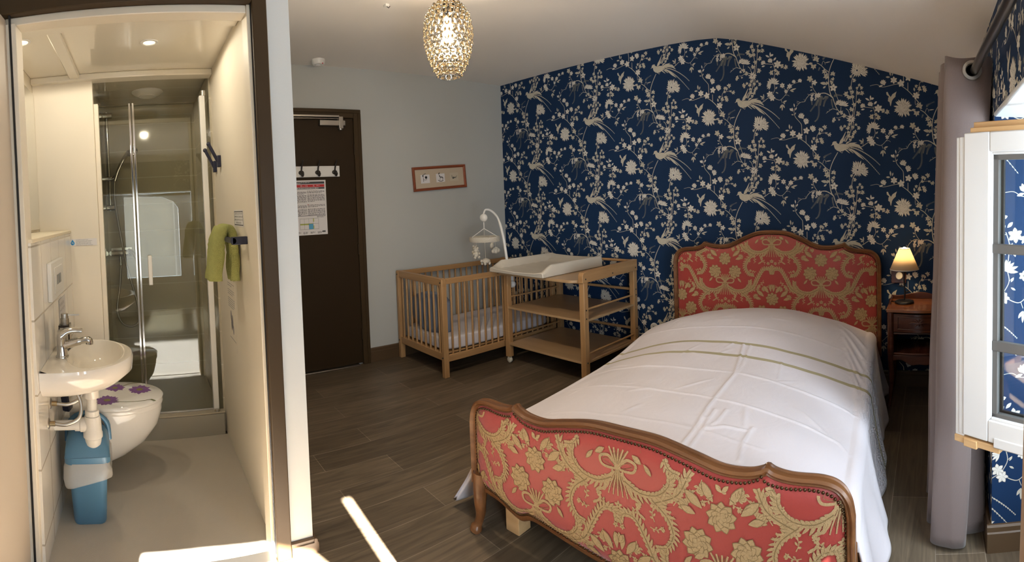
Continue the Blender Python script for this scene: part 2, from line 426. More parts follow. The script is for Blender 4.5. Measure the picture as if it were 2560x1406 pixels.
def text_mb(body, size, fn, mat=0, mb=None, align='LEFT', ls=1.0):
    """lettering as flat polygons: fn(x, y) -> 3D"""
    cu = bpy.data.curves.new('t', 'FONT'); cu.body = body; cu.size = size; cu.align_x = align; cu.space_line = ls; cu.resolution_u = 2
    ob = bpy.data.objects.new('t', cu); COL.objects.link(ob)
    dg = bpy.context.evaluated_depsgraph_get(); me = bpy.data.meshes.new_from_object(ob.evaluated_get(dg))
    mb = mb or MB()
    mb.add([fn(v.co.x, v.co.y) for v in me.vertices], [tuple(p.vertices) for p in me.polygons], mat)
    COL.objects.unlink(ob); bpy.data.objects.remove(ob); bpy.data.curves.remove(cu); bpy.data.meshes.remove(me)
    return mb

def smooth_path(pts, n=8, closed=False):
    """Catmull-Rom through points"""
    P = [Vector(p) for p in pts]; k = len(P); out = []
    for i in range(k if closed else k - 1):
        p0 = P[(i - 1) % k] if closed or i > 0 else P[0]; p1 = P[i]; p2 = P[(i + 1) % k]
        p3 = P[(i + 2) % k] if closed or i + 2 < k else P[-1]
        for j in range(n):
            t = j / n
            out.append(0.5 * ((2 * p1) + (-p0 + p2) * t + (2 * p0 - 5 * p1 + 4 * p2 - p3) * t * t + (-p0 + 3 * p1 - 3 * p2 + p3) * t ** 3))
    if not closed: out.append(P[-1])
    return out

def clip_poly(poly, region):
    """Sutherland-Hodgman against a convex counter-clockwise region"""
    out = poly
    n = len(region)
    for i in range(n):
        ax, ay = region[i]; bx, by = region[(i + 1) % n]
        inp = out; out = []
        if not inp: return []
        def side(p): return (bx - ax) * (p[1] - ay) - (by - ay) * (p[0] - ax)
        for j in range(len(inp)):
            p = inp[j]; q = inp[(j + 1) % len(inp)]; sp, sq = side(p), side(q)
            if sp >= 0: out.append(p)
            if (sp >= 0) != (sq >= 0):
                t = sp / (sp - sq); out.append((p[0] + (q[0] - p[0]) * t, p[1] + (q[1] - p[1]) * t))
    return out
# ------------------------------------------------------------------ wallpaper print (flat shapes of the paper itself)
class Print:
    def __init__(self): self.p = []; self.k = 0; self.n = 0; self.hold = False          # (polygon, layer, material slot)
    def poly(self, pts, layer=0, mat=1): self.n += 0 if self.hold else 1; layer = layer + self.n % 40 * .011; self.p.append(([tuple(q) for q in pts], layer, mat))
    def petal(self, x, y, ang, ln, wd, layer=2, mat=2, tip=0.6, vein=True, edge=0):
        if edge:
            self.k += 1; layer = layer + self.k % 60 * .05; self.n += 1; self.hold = True
            self.petal(x, y, ang, ln * 1.05, wd * 1.22, layer - .025, edge, tip, False); self.petal(x, y, ang, ln, wd, layer, mat, tip, vein); self.hold = False; return
        """ang in degrees, 0 = right, 90 = up (page y runs down)"""
        a = R(ang); c, s = cos(a), sin(a); pts = []
        for t, wv in ((0, .12), (.2, .6), (.45, 1), (.7, .82), (.88, .42), (1, 0), (.88, -.42), (.7, -.82), (.45, -1), (.2, -.6), (0, -.12)):
            u = t * ln; v = wv * wd / 2
            pts.append((x + u * c - v * s, y - (u * s + v * c)))
        self.poly(pts, layer, mat)
        if vein and ln > 14:
            w = wd * .05
            self.poly([(x + ln * .15 * c + w * s, y - (ln * .15 * s - w * c)), (x + ln * .75 * c, y - ln * .75 * s), (x + ln * .15 * c - w * s, y - (ln * .15 * s + w * c))], layer + .5, 4)
    def stem(self, pts, w0=7, w1=None, layer=0, mat=1, n=5, wob=0.0):
        w1 = w0 if w1 is None else w1
        P = smooth_path([(a, b, 0) for a, b in pts], n); k = len(P)
        L = []; Rr = []
        for i, p in enumerate(P):
            d = (P[min(i + 1, k - 1)] - P[max(i - 1, 0)]); d = d.normalized() if d.length > 0 else Vector((1, 0, 0))
            w = (w0 + (w1 - w0) * i / (k - 1)) / 2
            w *= 1 + wob * sin(i * 2.1)
            L.append((p.x - d.y * w, p.y + d.x * w)); Rr.append((p.x + d.y * w, p.y - d.x * w))
        for i in range(k - 1): self.poly([L[i], L[i + 1], Rr[i + 1], Rr[i]], layer, mat)
    def star(self, x, y, r, rot=90, n=5, mat=2, layer=2):
        for i in range(n): self.petal(x, y, rot + 360 / n * i, r, r * .58, layer, mat, vein=False, edge=4 if r > 25 else 0)
        self.poly([(x + r * .2 * cos(a), y + r * .2 * sin(a)) for a in [2 * pi * k / 8 for k in range(8)]], layer + .5, 4)
    def tulip(self, x, y, r, ang=90, mat=2):
        for d, l in ((-48, .85), (48, .85), (-22, 1.0), (22, 1.0), (0, 1.05)): self.petal(x, y, ang + d, r * l, r * .40, 2, mat, vein=d == 0, edge=4)
        self.petal(x, y, ang - 95, r * .5, r * .25, 1, mat, vein=False)
    def leaf(self, x, y, ang, ln, wd=None, mat=1): self.petal(x, y, ang, ln, wd or ln * .45, 1, mat)
    def ivy(self, x, y, ang, r, mat=1):
        pts = []
        for da, rr in ((180, .15), (130, .55), (105, .80), (78, .55), (45, .95), (24, .62), (0, 1.1), (-24, .62), (-45, .95), (-78, .55), (-105, .80), (-130, .55)):
            a = R(ang + da); pts.append((x + rr * r * cos(a), y - rr * r * sin(a)))
        self.poly(pts, 1, mat)
        for da in (0, 45, -45):
            a = R(ang + da); nx, ny = -sin(a), -cos(a)
            self.poly([(x + nx * r * .03, y + ny * r * .03), (x + .7 * r * cos(a), y - .7 * r * sin(a)), (x - nx * r * .03, y - ny * r * .03)], 1.5, 4)
    def mum(self, x, y, r, a0, a1, n=17, seed=0, mat=2):
        rg = random.Random(seed)
        for ring, (k, l, w) in enumerate(((n, 1.0, .24), (n - 3, .76, .23), (n - 6, .5, .20))):
            for i in range(k):
                a = a0 + (a1 - a0) * (i + .5 * (ring % 2)) / (k - 1) + rg.uniform(-5, 5)
                st = .12 * r
                self.petal(x + st * cos(R(a)), y - st * sin(R(a)), a + rg.uniform(-7, 7), r * l * rg.uniform(.86, 1.06), r * w, 2 + ring * 1.2, mat, vein=False, edge=4)
    def fern(self, pts, wd=16, n=22, mat=3, taper=True):
        P = smooth_path([(a, b, 0) for a, b in pts], 8); k = len(P)
        self.stem(pts, 2.2, 1.2, .8, mat, 5)
        for i in range(n):
            t = (i + .5) / n * (k - 1); j = int(t); p = P[j].lerp(P[min(j + 1, k - 1)], t - j)
            d = (P[min(j + 1, k - 1)] - P[max(j - 1, 0)]).normalized()
            w = wd * (1 - .55 * i / n if taper else 1)
            for sgn in (1, -1):
                a = math.degrees(atan2(-d.y, d.x)) + sgn * 38
                self.petal(p.x, p.y, a, w, 2.7, .9, mat, vein=False)
    def lotus(self, x, y, r, ang=90, mat=2):
        for d, l in ((-80, 1.0), (80, 1.0), (-55, 1.05), (55, 1.05), (-30, .95), (30, .95), (-10, .9), (12, .92)):
            self.petal(x, y, ang + d, r * l, r * .26, 2.2, mat, vein=False, edge=4)

def wallpaper_tile():
    T = Print(); S = lambda X, Y: (577 + (X - 952) * .54, 123 + (Y - 262) * .535)    # finer crop -> page units
    def P(pts, layer, mat): T.poly([S(*p) for p in pts], layer, mat)
    # long-tailed bird
    P([(952, 262), (978, 235), (985, 200), (1010, 180), (1060, 182), (1062, 205), (1085, 225), (1125, 235), (1180, 232), (1240, 240), (1290, 270), (1290, 320), (1230, 340), (1190, 365), (1130, 375), (1070, 355), (1030, 320), (1015, 280), (1010, 245), (985, 250)], 3, 1)
    P([(1110, 225), (1130, 170), (1175, 110), (1235, 5), (1242, 8), (1205, 110), (1190, 180), (1170, 215), (1130, 245)], 2.4, 1)
    P([(1190, 180), (1225, 110), (1275, 50), (1270, 65), (1235, 120), (1215, 190)], 2.2, 1)
    P([(1225, 190), (1250, 130), (1278, 75), (1275, 140), (1240, 195)], 2.2, 1)
    for q in ([(1230, 240), (1260, 195), (1350, 175), (1300, 205), (1260, 235)], [(1240, 250), (1320, 215), (1455, 208), (1380, 232), (1280, 265)],
              [(1250, 275), (1400, 225), (1490, 255), (1570, 362), (1480, 312), (1380, 290), (1280, 300)], [(1200, 330), (1250, 340), (1318, 412), (1300, 405), (1230, 355)],
              [(1240, 320), (1320, 345), (1388, 412), (1365, 405), (1280, 345)], [(1280, 300), (1400, 360), (1500, 450), (1582, 535), (1560, 526), (1470, 470), (1380, 385), (1300, 330)]):
        P(q, 2, 1)
    def plume(pts, w):
        P2 = smooth_path([(*S(*p), 0) for p in pts], 6)
        T.stem([S(*p) for p in pts], 8, 2, 2, 1, 6)
        k = len(P2)
        for i in range(2, k - 1):
            d = (P2[min(i + 1, k - 1)] - P2[i - 1]).normalized(); a = math.degrees(atan2(-d.y, d.x)); ww = w * (1 - .6 * i / k)
            T.petal(P2[i].x, P2[i].y, a - 26, ww, 4.2, 2.1, 1, vein=False); T.petal(P2[i].x, P2[i].y, a + 22, ww * .8, 3.8, 2.1, 1, vein=False)
    plume([(1290, 290), (1450, 335), (1620, 425), (1770, 535), (1880, 640)], 20)
    plume([(1290, 310), (1440, 390), (1580, 500), (1730, 650), (1876, 818)], 20)
    for q in ([(1045, 206), (1052, 206), (1052, 213), (1045, 213)], [(1115, 240), (1180, 205), (1186, 212), (1125, 246)], [(1290, 275), (1480, 300), (1480, 304), (1290, 282)], [(1300, 292), (1420, 330), (1418, 334), (1298, 298)], [(1250, 300), (1350, 325), (1348, 329), (1250, 306)]): P(q, 3.6, 4)
    T.stem([S(1120, 372), S(1165, 400), S(1175, 378)], 4, 3, 1, 1)
    # little bird
    T.poly([(577 + (X - 952) * .56, 108 + (Y - 262) * .535) for X, Y in [(105, 245), (130, 240), (150, 290), (185, 335), (215, 285), (290, 235), (270, 300), (270, 330), (225, 375), (205, 410), (185, 505), (175, 490), (165, 430), (135, 410), (140, 350), (155, 330), (110, 290)]], 3, 1)
    st, lf, iv = T.stem, T.leaf, T.ivy
    # perch and main vine
    st([(648, 190), (600, 275), (572, 345), (563, 385), (558, 450), (566, 540), (580, 600), (602, 632)], 7, 9, 0, 1)
    st([(602, 632), (622, 695), (648, 750), (690, 790), (740, 815), (790, 840)], 8, 5, 0, 1)
    st([(575, 450), (600, 520), (632, 590), (655, 655)], 5, 5, 0, 1)
    # upper branch, with the flowers it carries
    st([(-60, 33), (10, 22), (70, 48), (205, 22), (250, 38), (310, 80), (362, 130), (400, 175), (440, 220)], 3, 8, 0, 1)
    st([(390, 180), (395, 225), (420, 200)], 4, 3, 0, 1)
    st([(440, 275), (480, 300), (525, 345), (560, 372)], 6, 7, 0, 1)
    st([(275, 8), (272, -92), (258, -122), (208, -182), (194, -232), (200, -272)], 6, 4, 0, 1)
    st([(318, 85), (318, 8)], 6, 5, 0, 1)
    st([(425, 118), (432, 30), (450, -2), (500, -8), (550, -6)], 5, 3, 0, 1)
    T.tulip(272, -168, 52, 95); T.tulip(305, -120, 50, 45); T.star(323, -38, 36, 80, 5); T.tulip(378, -40, 52, 55)
    T.star(178, -17, 36, 90, 6); T.star(250, 14, 38, 100, 5); T.tulip(70, 22, 46, 85); T.petal(70, 30, 200, 44, 18, 2, 2)
    lf(200, -282, 100, 40, 12, 2); lf(178, -246, 140, 40, 24, 2); lf(180, -240, 100, 40, 16, 2); lf(205, -250, 60, 36, 14, 2); lf(200, -205, 60, 28, 11); lf(190, -205, 170, 26, 11)
    lf(145, -60, 95, 52, 17); lf(140, -48, 178, 42, 18); lf(160, -60, 75, 36, 13)
    T.star(400, 137, 38, 75, 6); lf(385, 95, 100, 38, 18)
    iv(440, 68, 200, 30); iv(470, 60, 20, 30); iv(485, 78, -70, 28); iv(405, 46, 150, 22); iv(510, -62, 40, 32); iv(470, -40, 120, 26); iv(465, -10, 230, 22); iv(560, 5, -60, 28); iv(530, -10, -90, 16); iv(480, -35, 30, 24)
    # shaggy bloom with its leaves
    T.mum(272, 255, 84, 20, 330, 20, 3); T.mum(285, 262, 50, -80, 250, 13, 5)
    T.fern([(320, 180), (345, 230), (335, 250)], 16, 9)
    iv(430, 245, 70, 44); iv(405, 300, 265, 40); lf(395, 275, 185, 44, 22)
    T.fern([(500, 250), (520, 225), (578, 198)], 20, 12); T.fern([(470, 318), (458, 350)], 15, 8); st([(490, 300), (505, 262), (520, 275), (525, 300)], 4, 2, 0, 1); lf(520, 280, 8, 60, 10)
    # leaves up the vine
    iv(522, 362, 215, 34); iv(545, 412, 200, 42); iv(602, 400, 80, 34); iv(600, 440, 300, 24); lf(545, 490, 170, 74, 30); lf(530, 512, 215, 36, 18); iv(545, 490, 110, 26); iv(585, 480, 20, 26)
    T.star(608, 532, 40, 85, 5)
    # side twig
    st([(440, 590), (408, 545), (388, 500), (385, 455), (372, 430)], 5, 3, 0, 1); st([(388, 510), (405, 470)], 3, 3, 0, 1)
    T.star(365, 430, 34, 130, 5, 1); T.star(412, 470, 30, 70, 5); lf(388, 520, 150, 26, 13); lf(390, 540, 200, 24, 12)
    # horizontal twig and ferns
    st([(602, 632), (560, 600), (520, 582), (480, 582), (440, 590), (400, 575), (360, 590), (325, 625), (308, 655), (262, 662), (218, 700)], 10, 3, 0, 1, wob=.15)
    st([(360, 590), (338, 580)], 3, 2); st([(310, 650), (300, 630)], 3, 2); st([(262, 662), (225, 645)], 3, 2); st([(240, 655), (222, 660)], 2, 2); st([(250, 668), (226, 672)], 2, 2)
    rg = random.Random(2)
    for i in range(22):
        a = rg.uniform(0, 2 * pi); r = rg.uniform(0, 1) ** .5
        T.star(400 + 34 * r * cos(a), 615 + 38 * r * sin(a), 10, rg.uniform(0, 90), 5)
    T.star(452, 600, 28, 80, 6)
    T.fern([(380, 640), (385, 690)], 16, 9); T.fern([(470, 610), (420, 690), (368, 755)], 24, 22); T.fern([(480, 600), (458, 690), (456, 780), (440, 835), (415, 860)], 22, 34)
    T.fern([(490, 605), (470, 700)], 22, 16); T.fern([(555, 610), (520, 660), (506, 710)], 24, 18); T.fern([(588, 640), (592, 690), (602, 730)], 16, 18, 3); T.fern([(610, 622), (640, 606), (695, 614)], 22, 16)
    T.fern([(450, 640), (430, 700)], 22, 14); T.fern([(540, 612), (500, 640)], 20, 12)
    # below the junction
    T.lotus(705, 715, 58, 80); T.lotus(665, 690, 40, 120); st([(685, 725), (682, 770)], 5, 4)
    st([(645, 755), (600, 742), (562, 762), (530, 785)], 6, 3, 0, 1, wob=.35); st([(575, 752), (560, 742)], 3, 2); st([(552, 768), (538, 765)], 3, 2)
    iv(680, 785, 40, 30); iv(712, 812, 320, 30); iv(655, 790, 200, 20); st([(700, 815), (660, 835), (635, 830)], 4, 3, 0, 1); iv(618, 845, 200, 26); iv(605, 862, 260, 20); iv(665, 850, 260, 14)
    # twin stems on the right
    st([(850, 395), (815, 430), (797, 470), (788, 530), (778, 570), (800, 640), (812, 720), (805, 800), (792, 900), (785, 960), (765, 1010)], 6, 6, 0, 1)
    st([(870, 525), (845, 570), (840, 650), (830, 740), (815, 830), (808, 920), (800, 960)], 5, 5, 0, 1)
    st([(735, 745), (760, 770), (775, 820)], 6, 4)
    T.mum(850, 372, 84, -15, 128, 12, 8); T.mum(872, 385, 82, -35, 75, 9, 9); T.mum(850, 372, 60, 160, 385, 12, 10)
    iv(792, 430, 150, 20); iv(815, 468, 0, 26); iv(780, 548, 90, 28); iv(745, 600, 180, 36); iv(770, 625, 250, 34); iv(795, 585, 30, 28); iv(800, 628, 320, 26)
    iv(872, 520, 90, 20); iv(852, 545, 170, 18); iv(888, 545, 10, 24); iv(862, 588, 250, 28); iv(893, 595, 340, 30); iv(862, 672, 320, 32); iv(812, 712, 40, 28); iv(795, 748, 240, 32); iv(850, 798, 350, 34)
    T.mum(785, 848, 44, 0, 340, 11, 12)
    for (x, y, a, r) in ((690, 930, 220, 28), (722, 925, 100, 22), (750, 935, 320, 28), (800, 935, 30, 24), (835, 912, 80, 20), (858, 940, 0, 26), (822, 972, 300, 26), (770, 1015, 200, 30), (795, 1022, 320, 26), (775, 905, 150, 24), (690, 950, 260, 18), (760, 985, 120, 22), (805, 1000, 20, 22), (778, 1050, 270, 22)): iv(x, y, a, r)
    # right-hand spray
    T.star(1062, 752, 42, 95, 6); lf(1085, 775, 20, 46, 24); iv(1105, 778, 0, 26); iv(1145, 785, 330, 32)
    st([(1010, 735), (1030, 800), (1026, 870), (1018, 930), (1030, 1000), (1000, 1060), (990, 1070)], 5, 4, 0, 1); st([(920, 735), (965, 740), (1010, 748)], 5, 4)
    T.tulip(915, 735, 40, 130); lf(925, 755, 190, 38, 16, 2); lf(975, 672, 150, 50, 18, 2); lf(985, 672, 92, 52, 16, 2); lf(985, 660, 20, 36, 22, 2); T.tulip(985, 725, 42, 100); lf(1018, 710, 45, 42, 20, 2); lf(1002, 770, 200, 24, 12)
    iv(1002, 832, 180, 34); iv(1055, 838, 330, 34); iv(1035, 815, 60, 24)
    T.lotus(1010, 945, 68, 75); T.lotus(985, 960, 50, 165)
    lf(1040, 1005, 60, 30, 13); lf(1040, 1035, -30, 30, 12)
    st([(857, 1140), (905, 1122), (940, 1098), (990, 1078), (1050, 1110), (1095, 1115), (1150, 1060), (1190, 1000), (1235, 962), (1305, 948)], 6, 3, 0, 1)
    st([(905, 1122), (910, 1085)], 4, 3); lf(908, 1085, 150, 50, 16); lf(908, 1085, 95, 42, 12); lf(905, 1090, 190, 28, 14)
    T.star(975, 1052, 36, 100, 6); T.star(1000, 1092, 34, 60, 6)
    st([(1095, 1115), (1108, 1150)], 4, 3); lf(1115, 1145, 20, 46, 18); lf(1120, 1145, -50, 26, 12); lf(1105, 1165, 240, 46, 17); lf(1108, 1165, 268, 66, 15); lf(1112, 1165, 300, 44, 16)
    st([(1135, 1075), (1165, 1072), (1185, 1085)], 4, 2); st([(1150, 1060), (1135, 1010), (1115, 985)], 4, 3); T.star(1110, 972, 28, 90, 6); T.star(1190, 985, 28, 90, 6); T.tulip(1235, 955, 32, 95); T.tulip(1300, 950, 34, 95)
    lf(1190, 1030, 15, 72, 17); lf(1195, 1030, -20, 42, 14); lf(1170, 1020, 100, 30, 14); T.star(1150, 1035, 22, 90, 5)
    st([(1030, 1000), (1045, 985)], 3, 2)
    # page units -> metres, bird's beak at the origin
    out = []
    for pts, layer, mat in T.p:
        out.append(([((x - 577) * .000662, -(y - 123) * .000669) for x, y in pts], layer, mat))
    return out
WALL_TILE = wallpaper_tile()
WP_X0, WP_Z0, WP_W, WP_H = 0.3455, 2.293, 0.688, 0.6618
PRINT_MATS = ['navy', 'cream_print', 'white_print', 'grey_print', 'shade_print']

def print_on(mb, region, place, u0, z0):
    """repeat the pattern (half drop) over a convex region; place(u, z, lift) -> 3D"""
    us = [p[0] for p in region]; zs = [p[1] for p in region]
    lo_u, hi_u, lo_z, hi_z = min(us), max(us), min(zs), max(zs)
    for i in range(int((lo_u - u0) / WP_W) - 2, int((hi_u - u0) / WP_W) + 3):
        for j in range(-2, 8):
            ox, oz = u0 + i * WP_W, z0 - (j + (.5 if i % 2 else 0)) * WP_H
            if oz < lo_z - .5 or oz - .85 > hi_z: continue
            for pts, layer, mat in WALL_TILE:
                q = [(x + ox, z + oz) for x, z in pts]
                if max(p[0] for p in q) < lo_u or min(p[0] for p in q) > hi_u or max(p[1] for p in q) < lo_z or min(p[1] for p in q) > hi_z: continue
                inside = all(lo_u < p[0] < hi_u and lo_z < p[1] < hi_z for p in q)
                q = clip_poly(q, region)
                if len(q) < 3: continue
                lift = .0003 + layer * .00013
                mb.add([place(p[0], p[1], lift) for p in q], [tuple(range(len(q)))], mat)

# ------------------------------------------------------------------ room shell
CP = [(-0.02, 2.45), (1.9, 2.45), (2.12, 2.447), (2.28, 2.437), (2.44, 2.403), (2.60, 2.358), (4.05, 1.950)]
XW = 3.985            # window wall
YB = -4.7             # wall behind the camera
def struct(mb, name, mats, parent=None, label=None, **k):
    o = mb.build(name, mats, parent, **k)
    if parent is None: o['kind'] = 'structure'
    if label: o['label'] = label
    return o

b = MB(); b.box(-0.1, YB, -0.08, 4.5, 0.1, 0.0); struct(b, 'floor', 'floor', label='grey brown wood plank floor', smooth=0)
# flat ceiling that breaks into a slope towards the window
b = MB(); n = len(CP)
vs = [(x, y, z) for x, z in CP for y in (0.1, YB - .1)] + [(x, y, z + .12) for x, z in CP for y in (0.1, YB - .1)]
fs = [(2 * i, 2 * i + 1, 2 * i + 3, 2 * i + 2) for i in range(n - 1)] + [(2 * n + 2 * i, 2 * n + 2 * i + 2, 2 * n + 2 * i + 3, 2 * n + 2 * i + 1) for i in range(n - 1)]
fs += [(2 * i, 2 * i + 2, 2 * n + 2 * i + 2, 2 * n + 2 * i) for i in range(n - 1)] + [(2 * i + 1, 2 * n + 2 * i + 1, 2 * n + 2 * i + 3, 2 * i + 3) for i in range(n - 1)]
b.add(vs, fs); struct(b, 'ceiling', 'ceiling', label='pale ceiling, flat and then sloping to the window', smooth=60)
# papered wall behind the bed
b = MB(); b.box(-0.12, 0.0, -0.05, 4.5, 0.12, 2.6, 0)
reg = [(0.001, 0.0), (XW, 0.0)] + [(x, z) for x, z in reversed(CP) if 0.001 < x < XW] + [(0.001, 2.45)]
zr = 1.968
reg = [(0.001, 0.0), (XW, 0.0), (XW, zr)] + [(x, z) for x, z in reversed(CP) if 0.1 < x < XW] + [(0.001, 2.45)]
print_on(b, reg, lambda u, z, l: (u, -l, z), WP_X0, WP_Z0)
struct(b, 'wall_back', PRINT_MATS, label='navy wallpaper wall with cream birds and blossom', smooth=0, recalc=False)
b = MB(); b.box(-0.12, YB, -0.05, 0.0, 0.0, 2.6); struct(b, 'wall_left', 'grey_wall', label='plain grey wall with the brown door', smooth=0)
# window wall: pier, deep recess, lintel; papered
b = MB()
b.box(XW, -1.57, -0.05, 4.42, 0.0, 2.3, 0)
b.box(XW, YB, 1.60, 4.35, -1.57, 2.3, 0)
b.box(XW, YB, -0.05, 4.42, -4.30, 1.60, 0)
print_on(b, [(0.0, 0.0), (1.57, 0.0), (1.57, 1.968), (0.0, 1.968)], lambda u, z, l: (XW - l, -u, z), 0.10, 2.05)
print_on(b, [(1.57, 1.60), (2.9, 1.60), (2.9, 1.968), (1.57, 1.968)], lambda u, z, l: (XW - l, -u, z), 0.10, 2.05)
print_on(b, [(XW, 0.0), (4.35, 0.0), (4.35, 1.60), (XW, 1.60)], lambda u, z, l: (u, -1.57 - l, z), 3.742, 1.585)
struct(b, 'wall_right', PRINT_MATS, label='navy papered window wall with a deep recess', smooth=0, recalc=False)
b = MB(); b.box(XW - .004, YB + .4, 1.585, 4.35, -1.571, 1.602)
struct(b, 'trim_1', 'white_wall', label='cream plaster soffit over the window recess', bevel=0.008)
# unseen outer wall of the recess; its opening is shaped to cut the sun patches
b = MB()
b.box(4.35, -1.75, -0.05, 4.42, -1.571, 1.60); b.box(4.35, -4.30, -0.05, 4.42, -1.75, 0.50)
b.box(4.35, -2.61, 1.56, 4.42, -1.75, 1.75); b.box(4.35, -2.665, 1.64, 4.42, -2.61, 1.75); b.box(4.35, -4.30, 1.555, 4.42, -2.665, 1.75)
b.box(4.35, -4.30, 0.50, 4.42, -3.53, 1.555); b.box(4.35, -2.83, 0.50, 4.42, -2.665, 1.64)  # end block and wide post added to bound the sun patches
b.prism([(-2.83, 1.386), (-2.89, 1.477), (-3.04, 1.540), (-3.30, 1.556), (-2.83, 1.60)], 0, f=lambda p, t: (4.35 + .07 * t, p[0], p[1]))  # corner block added to slant the edge of the sun patch
struct(b, 'wall_recess', 'white_wall', label='plastered outer wall of the window recess', smooth=0)
b = MB(); b.box(9.0, -4.5, -1.5, 9.4, -1.6, 3.6); b.box(6.5, -2.73, -1.5, 6.9, -2.248, 3.2); b.box(6.5, -2.248, 2.36, 6.9, -2.206, 3.2); b.box(6.5, -2.206, -1.5, 6.9, -1.5, 3.2); struct(b, 'exterior_light_block', 'light_block', label='unseen blocks added outside to screen sun and sky from the window', smooth=0)  # added out of view: hides sky from the shower glass, narrows the sun
b = MB(); b.box(-0.1, YB - .1, -0.05, 4.5, YB, 2.6); struct(b, 'wall_front', 'white_wall', label='wall behind the viewpoint', smooth=0)

# ------------------------------------------------------------------ washroom shell
BX = 1.95
b = MB()
b.box(0.0, -2.87, 0.0, BX, -2.748, 2.45, 0)                    # partition, its end faces the room
b.box(BX - .10, -3.80, 2.12, BX, -2.87, 2.45, 0)               # over the doorway
b.box(BX - .10, -4.05, 0.0, BX, -3.81, 2.45, 0)                # left of the doorway
b.box(BX - .10, YB, 0.0, BX, -4.05, 2.45, 0)
struct(b, 'wall_partition', 'white_wall', label='pale partition wall between washroom and bedroom', smooth=0)
b = MB(); b.box(0.001, -2.882, 0.0, BX - .03, -2.870, 2.16); struct(b, 'wall_washroom_right', 'bath_panel', label='cream washroom panel wall with hooks and towel', smooth=0)
b = MB(); b.box(0.0, -4.05, 0.0, BX - .05, -3.93, 2.16); struct(b, 'wall_washroom_left', 'bath_panel', label='cream washroom wall above the ledge', smooth=0)
b = MB(); b.box(0.85, -3.93, 0.0, BX - .03, -3.745, 1.235); struct(b, 'wall_washroom_tiled', 'bath_tile', label='boxed wall of white glossy tiles behind basin', smooth=0)
b = MB(); b.box(0.851, -3.93, 1.235, BX - .03, -3.738, 1.25); struct(b, 'trim_2', 'ledge', label='cream ledge under the mirror', bevel=.002)
b = MB(); b.box(0.80, -3.93, 0.0, 0.85, -3.575, 2.14); b.box(0.785, -3.575, 0.135, 0.835, -3.547, 1.985)
struct(b, 'wall_washroom_panel', 'bath_panel', label='cream panel beside the shower', smooth=0, bevel=.003)
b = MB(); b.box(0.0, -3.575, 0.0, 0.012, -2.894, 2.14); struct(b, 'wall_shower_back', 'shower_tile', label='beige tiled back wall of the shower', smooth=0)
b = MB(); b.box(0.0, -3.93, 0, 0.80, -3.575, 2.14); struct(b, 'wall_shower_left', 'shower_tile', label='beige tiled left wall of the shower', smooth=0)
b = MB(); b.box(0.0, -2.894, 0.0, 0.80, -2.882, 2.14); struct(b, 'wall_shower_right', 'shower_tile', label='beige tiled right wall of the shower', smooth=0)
b = MB(); b.box(0.0, -3.93, 2.15, BX - .1, -2.87, 2.2)
b.box(0.80, -3.93, 2.115, 0.90, -2.882, 2.15)                  # beams of the moulded ceiling
b.box(1.62, -3.93, 2.122, BX - .10, -2.882, 2.15); b.box(0.9, -3.70, 2.125, 1.62, -3.64, 2.15)
struct(b, 'ceiling_washroom', 'bath_ceiling', label='glossy cream washroom ceiling', bevel=.006)
b = MB(); b.box(0.85, -3.745, 0.0, BX - .02, -2.882, 0.004); struct(b, 'floor_washroom', 'bath_floor', label='greige washroom floor', smooth=0)
b = MB(); b.box(BX - .05, -3.78, 0.0, BX + .012, -2.90, 0.008); struct(b, 'trim_3', 'steel', label='metal threshold strip of the washroom', bevel=.003)
# doorway frame in brown, its cream lining
b = MB(); zf = 2.088
b.box(BX - .06, -2.894, 0, BX + .018, -2.838, 2.30); b.box(BX - .06, -3.95, zf, BX + .018, -2.894, 2.30)
fr = struct(b, 'trim_4', 'brown_paint', label='brown frame of the washroom doorway', bevel=.004)
b = MB(); b.box(BX - .10, -2.908, 0, BX - .012, -2.893, zf); b.box(BX - .10, -3.80, zf - .03, BX - .02, -2.908, zf)
b.box(BX - .10, -3.80, 0, BX + .004, -3.756, zf - .03)
b.build('lining', 'bath_panel', fr, bevel=.003)
b = MB(); b.box(BX + .001, -3.781, 0, BX + .008, -3.773, zf); b.box(BX - .008, -2.897, 0.02, BX - .002, -2.890, zf); b.build('seal', 'black', fr, smooth=0)
# door leaf of the washroom, swung out
b = MB(); Mx = Matrix.Translation((BX + .014, -3.79, 0)) @ Matrix.Rotation(R(-2.0), 4, 'Z')
b.box(0, -.04, 0.008, 0.80, 0, 2.07, 0, Mx); dl = struct(b, 'door_1', 'door_leaf', label='beige washroom door standing open at far left', bevel=.003)
# baseboards
def skirting(name, a, bb, nrm, h=.105, label=None, z0=0.0):
    prof = [(0, 0), (.018, 0), (.018, h * .72), (.013, h * .76), (.013, h * .93), (.008, h), (0, h)]
    n = Vector(nrm); m = MB(); m.sweep([Vector(a), Vector(bb)], lambda i: (n, Vector((0, 0, 1))), prof)
    return struct(m, name, 'brown_base', label=label, smooth=0)
skirting('baseboard_left', (0.0, -0.0, 0), (0.0, -1.548, 0), (1, 0, 0), .115, 'brown baseboard of the grey wall')
skirting('baseboard_back', (0.02, 0, 0), (XW, 0, 0), (0, -1, 0), .105, 'brown baseboard of the papered wall')
skirting('baseboard_right', (XW - .018, -1.57, 0), (4.35, -1.57, 0), (0, -1, 0), .10, 'brown baseboard in the window recess')
skirting('baseboard_window', (XW, 0, 0), (XW, -1.570, 0), (-1, 0, 0), .10, 'brown baseboard behind the curtain')
skirting('baseboard_partition', (BX, -2.836, 0), (BX, -2.748, 0), (1, 0, 0), .055, 'brown baseboard at the partition end')
skirting('baseboard_corridor', (BX + .018, -2.748, 0), (0.0, -2.748, 0), (0, 1, 0), .055, 'brown baseboard along the entry side')
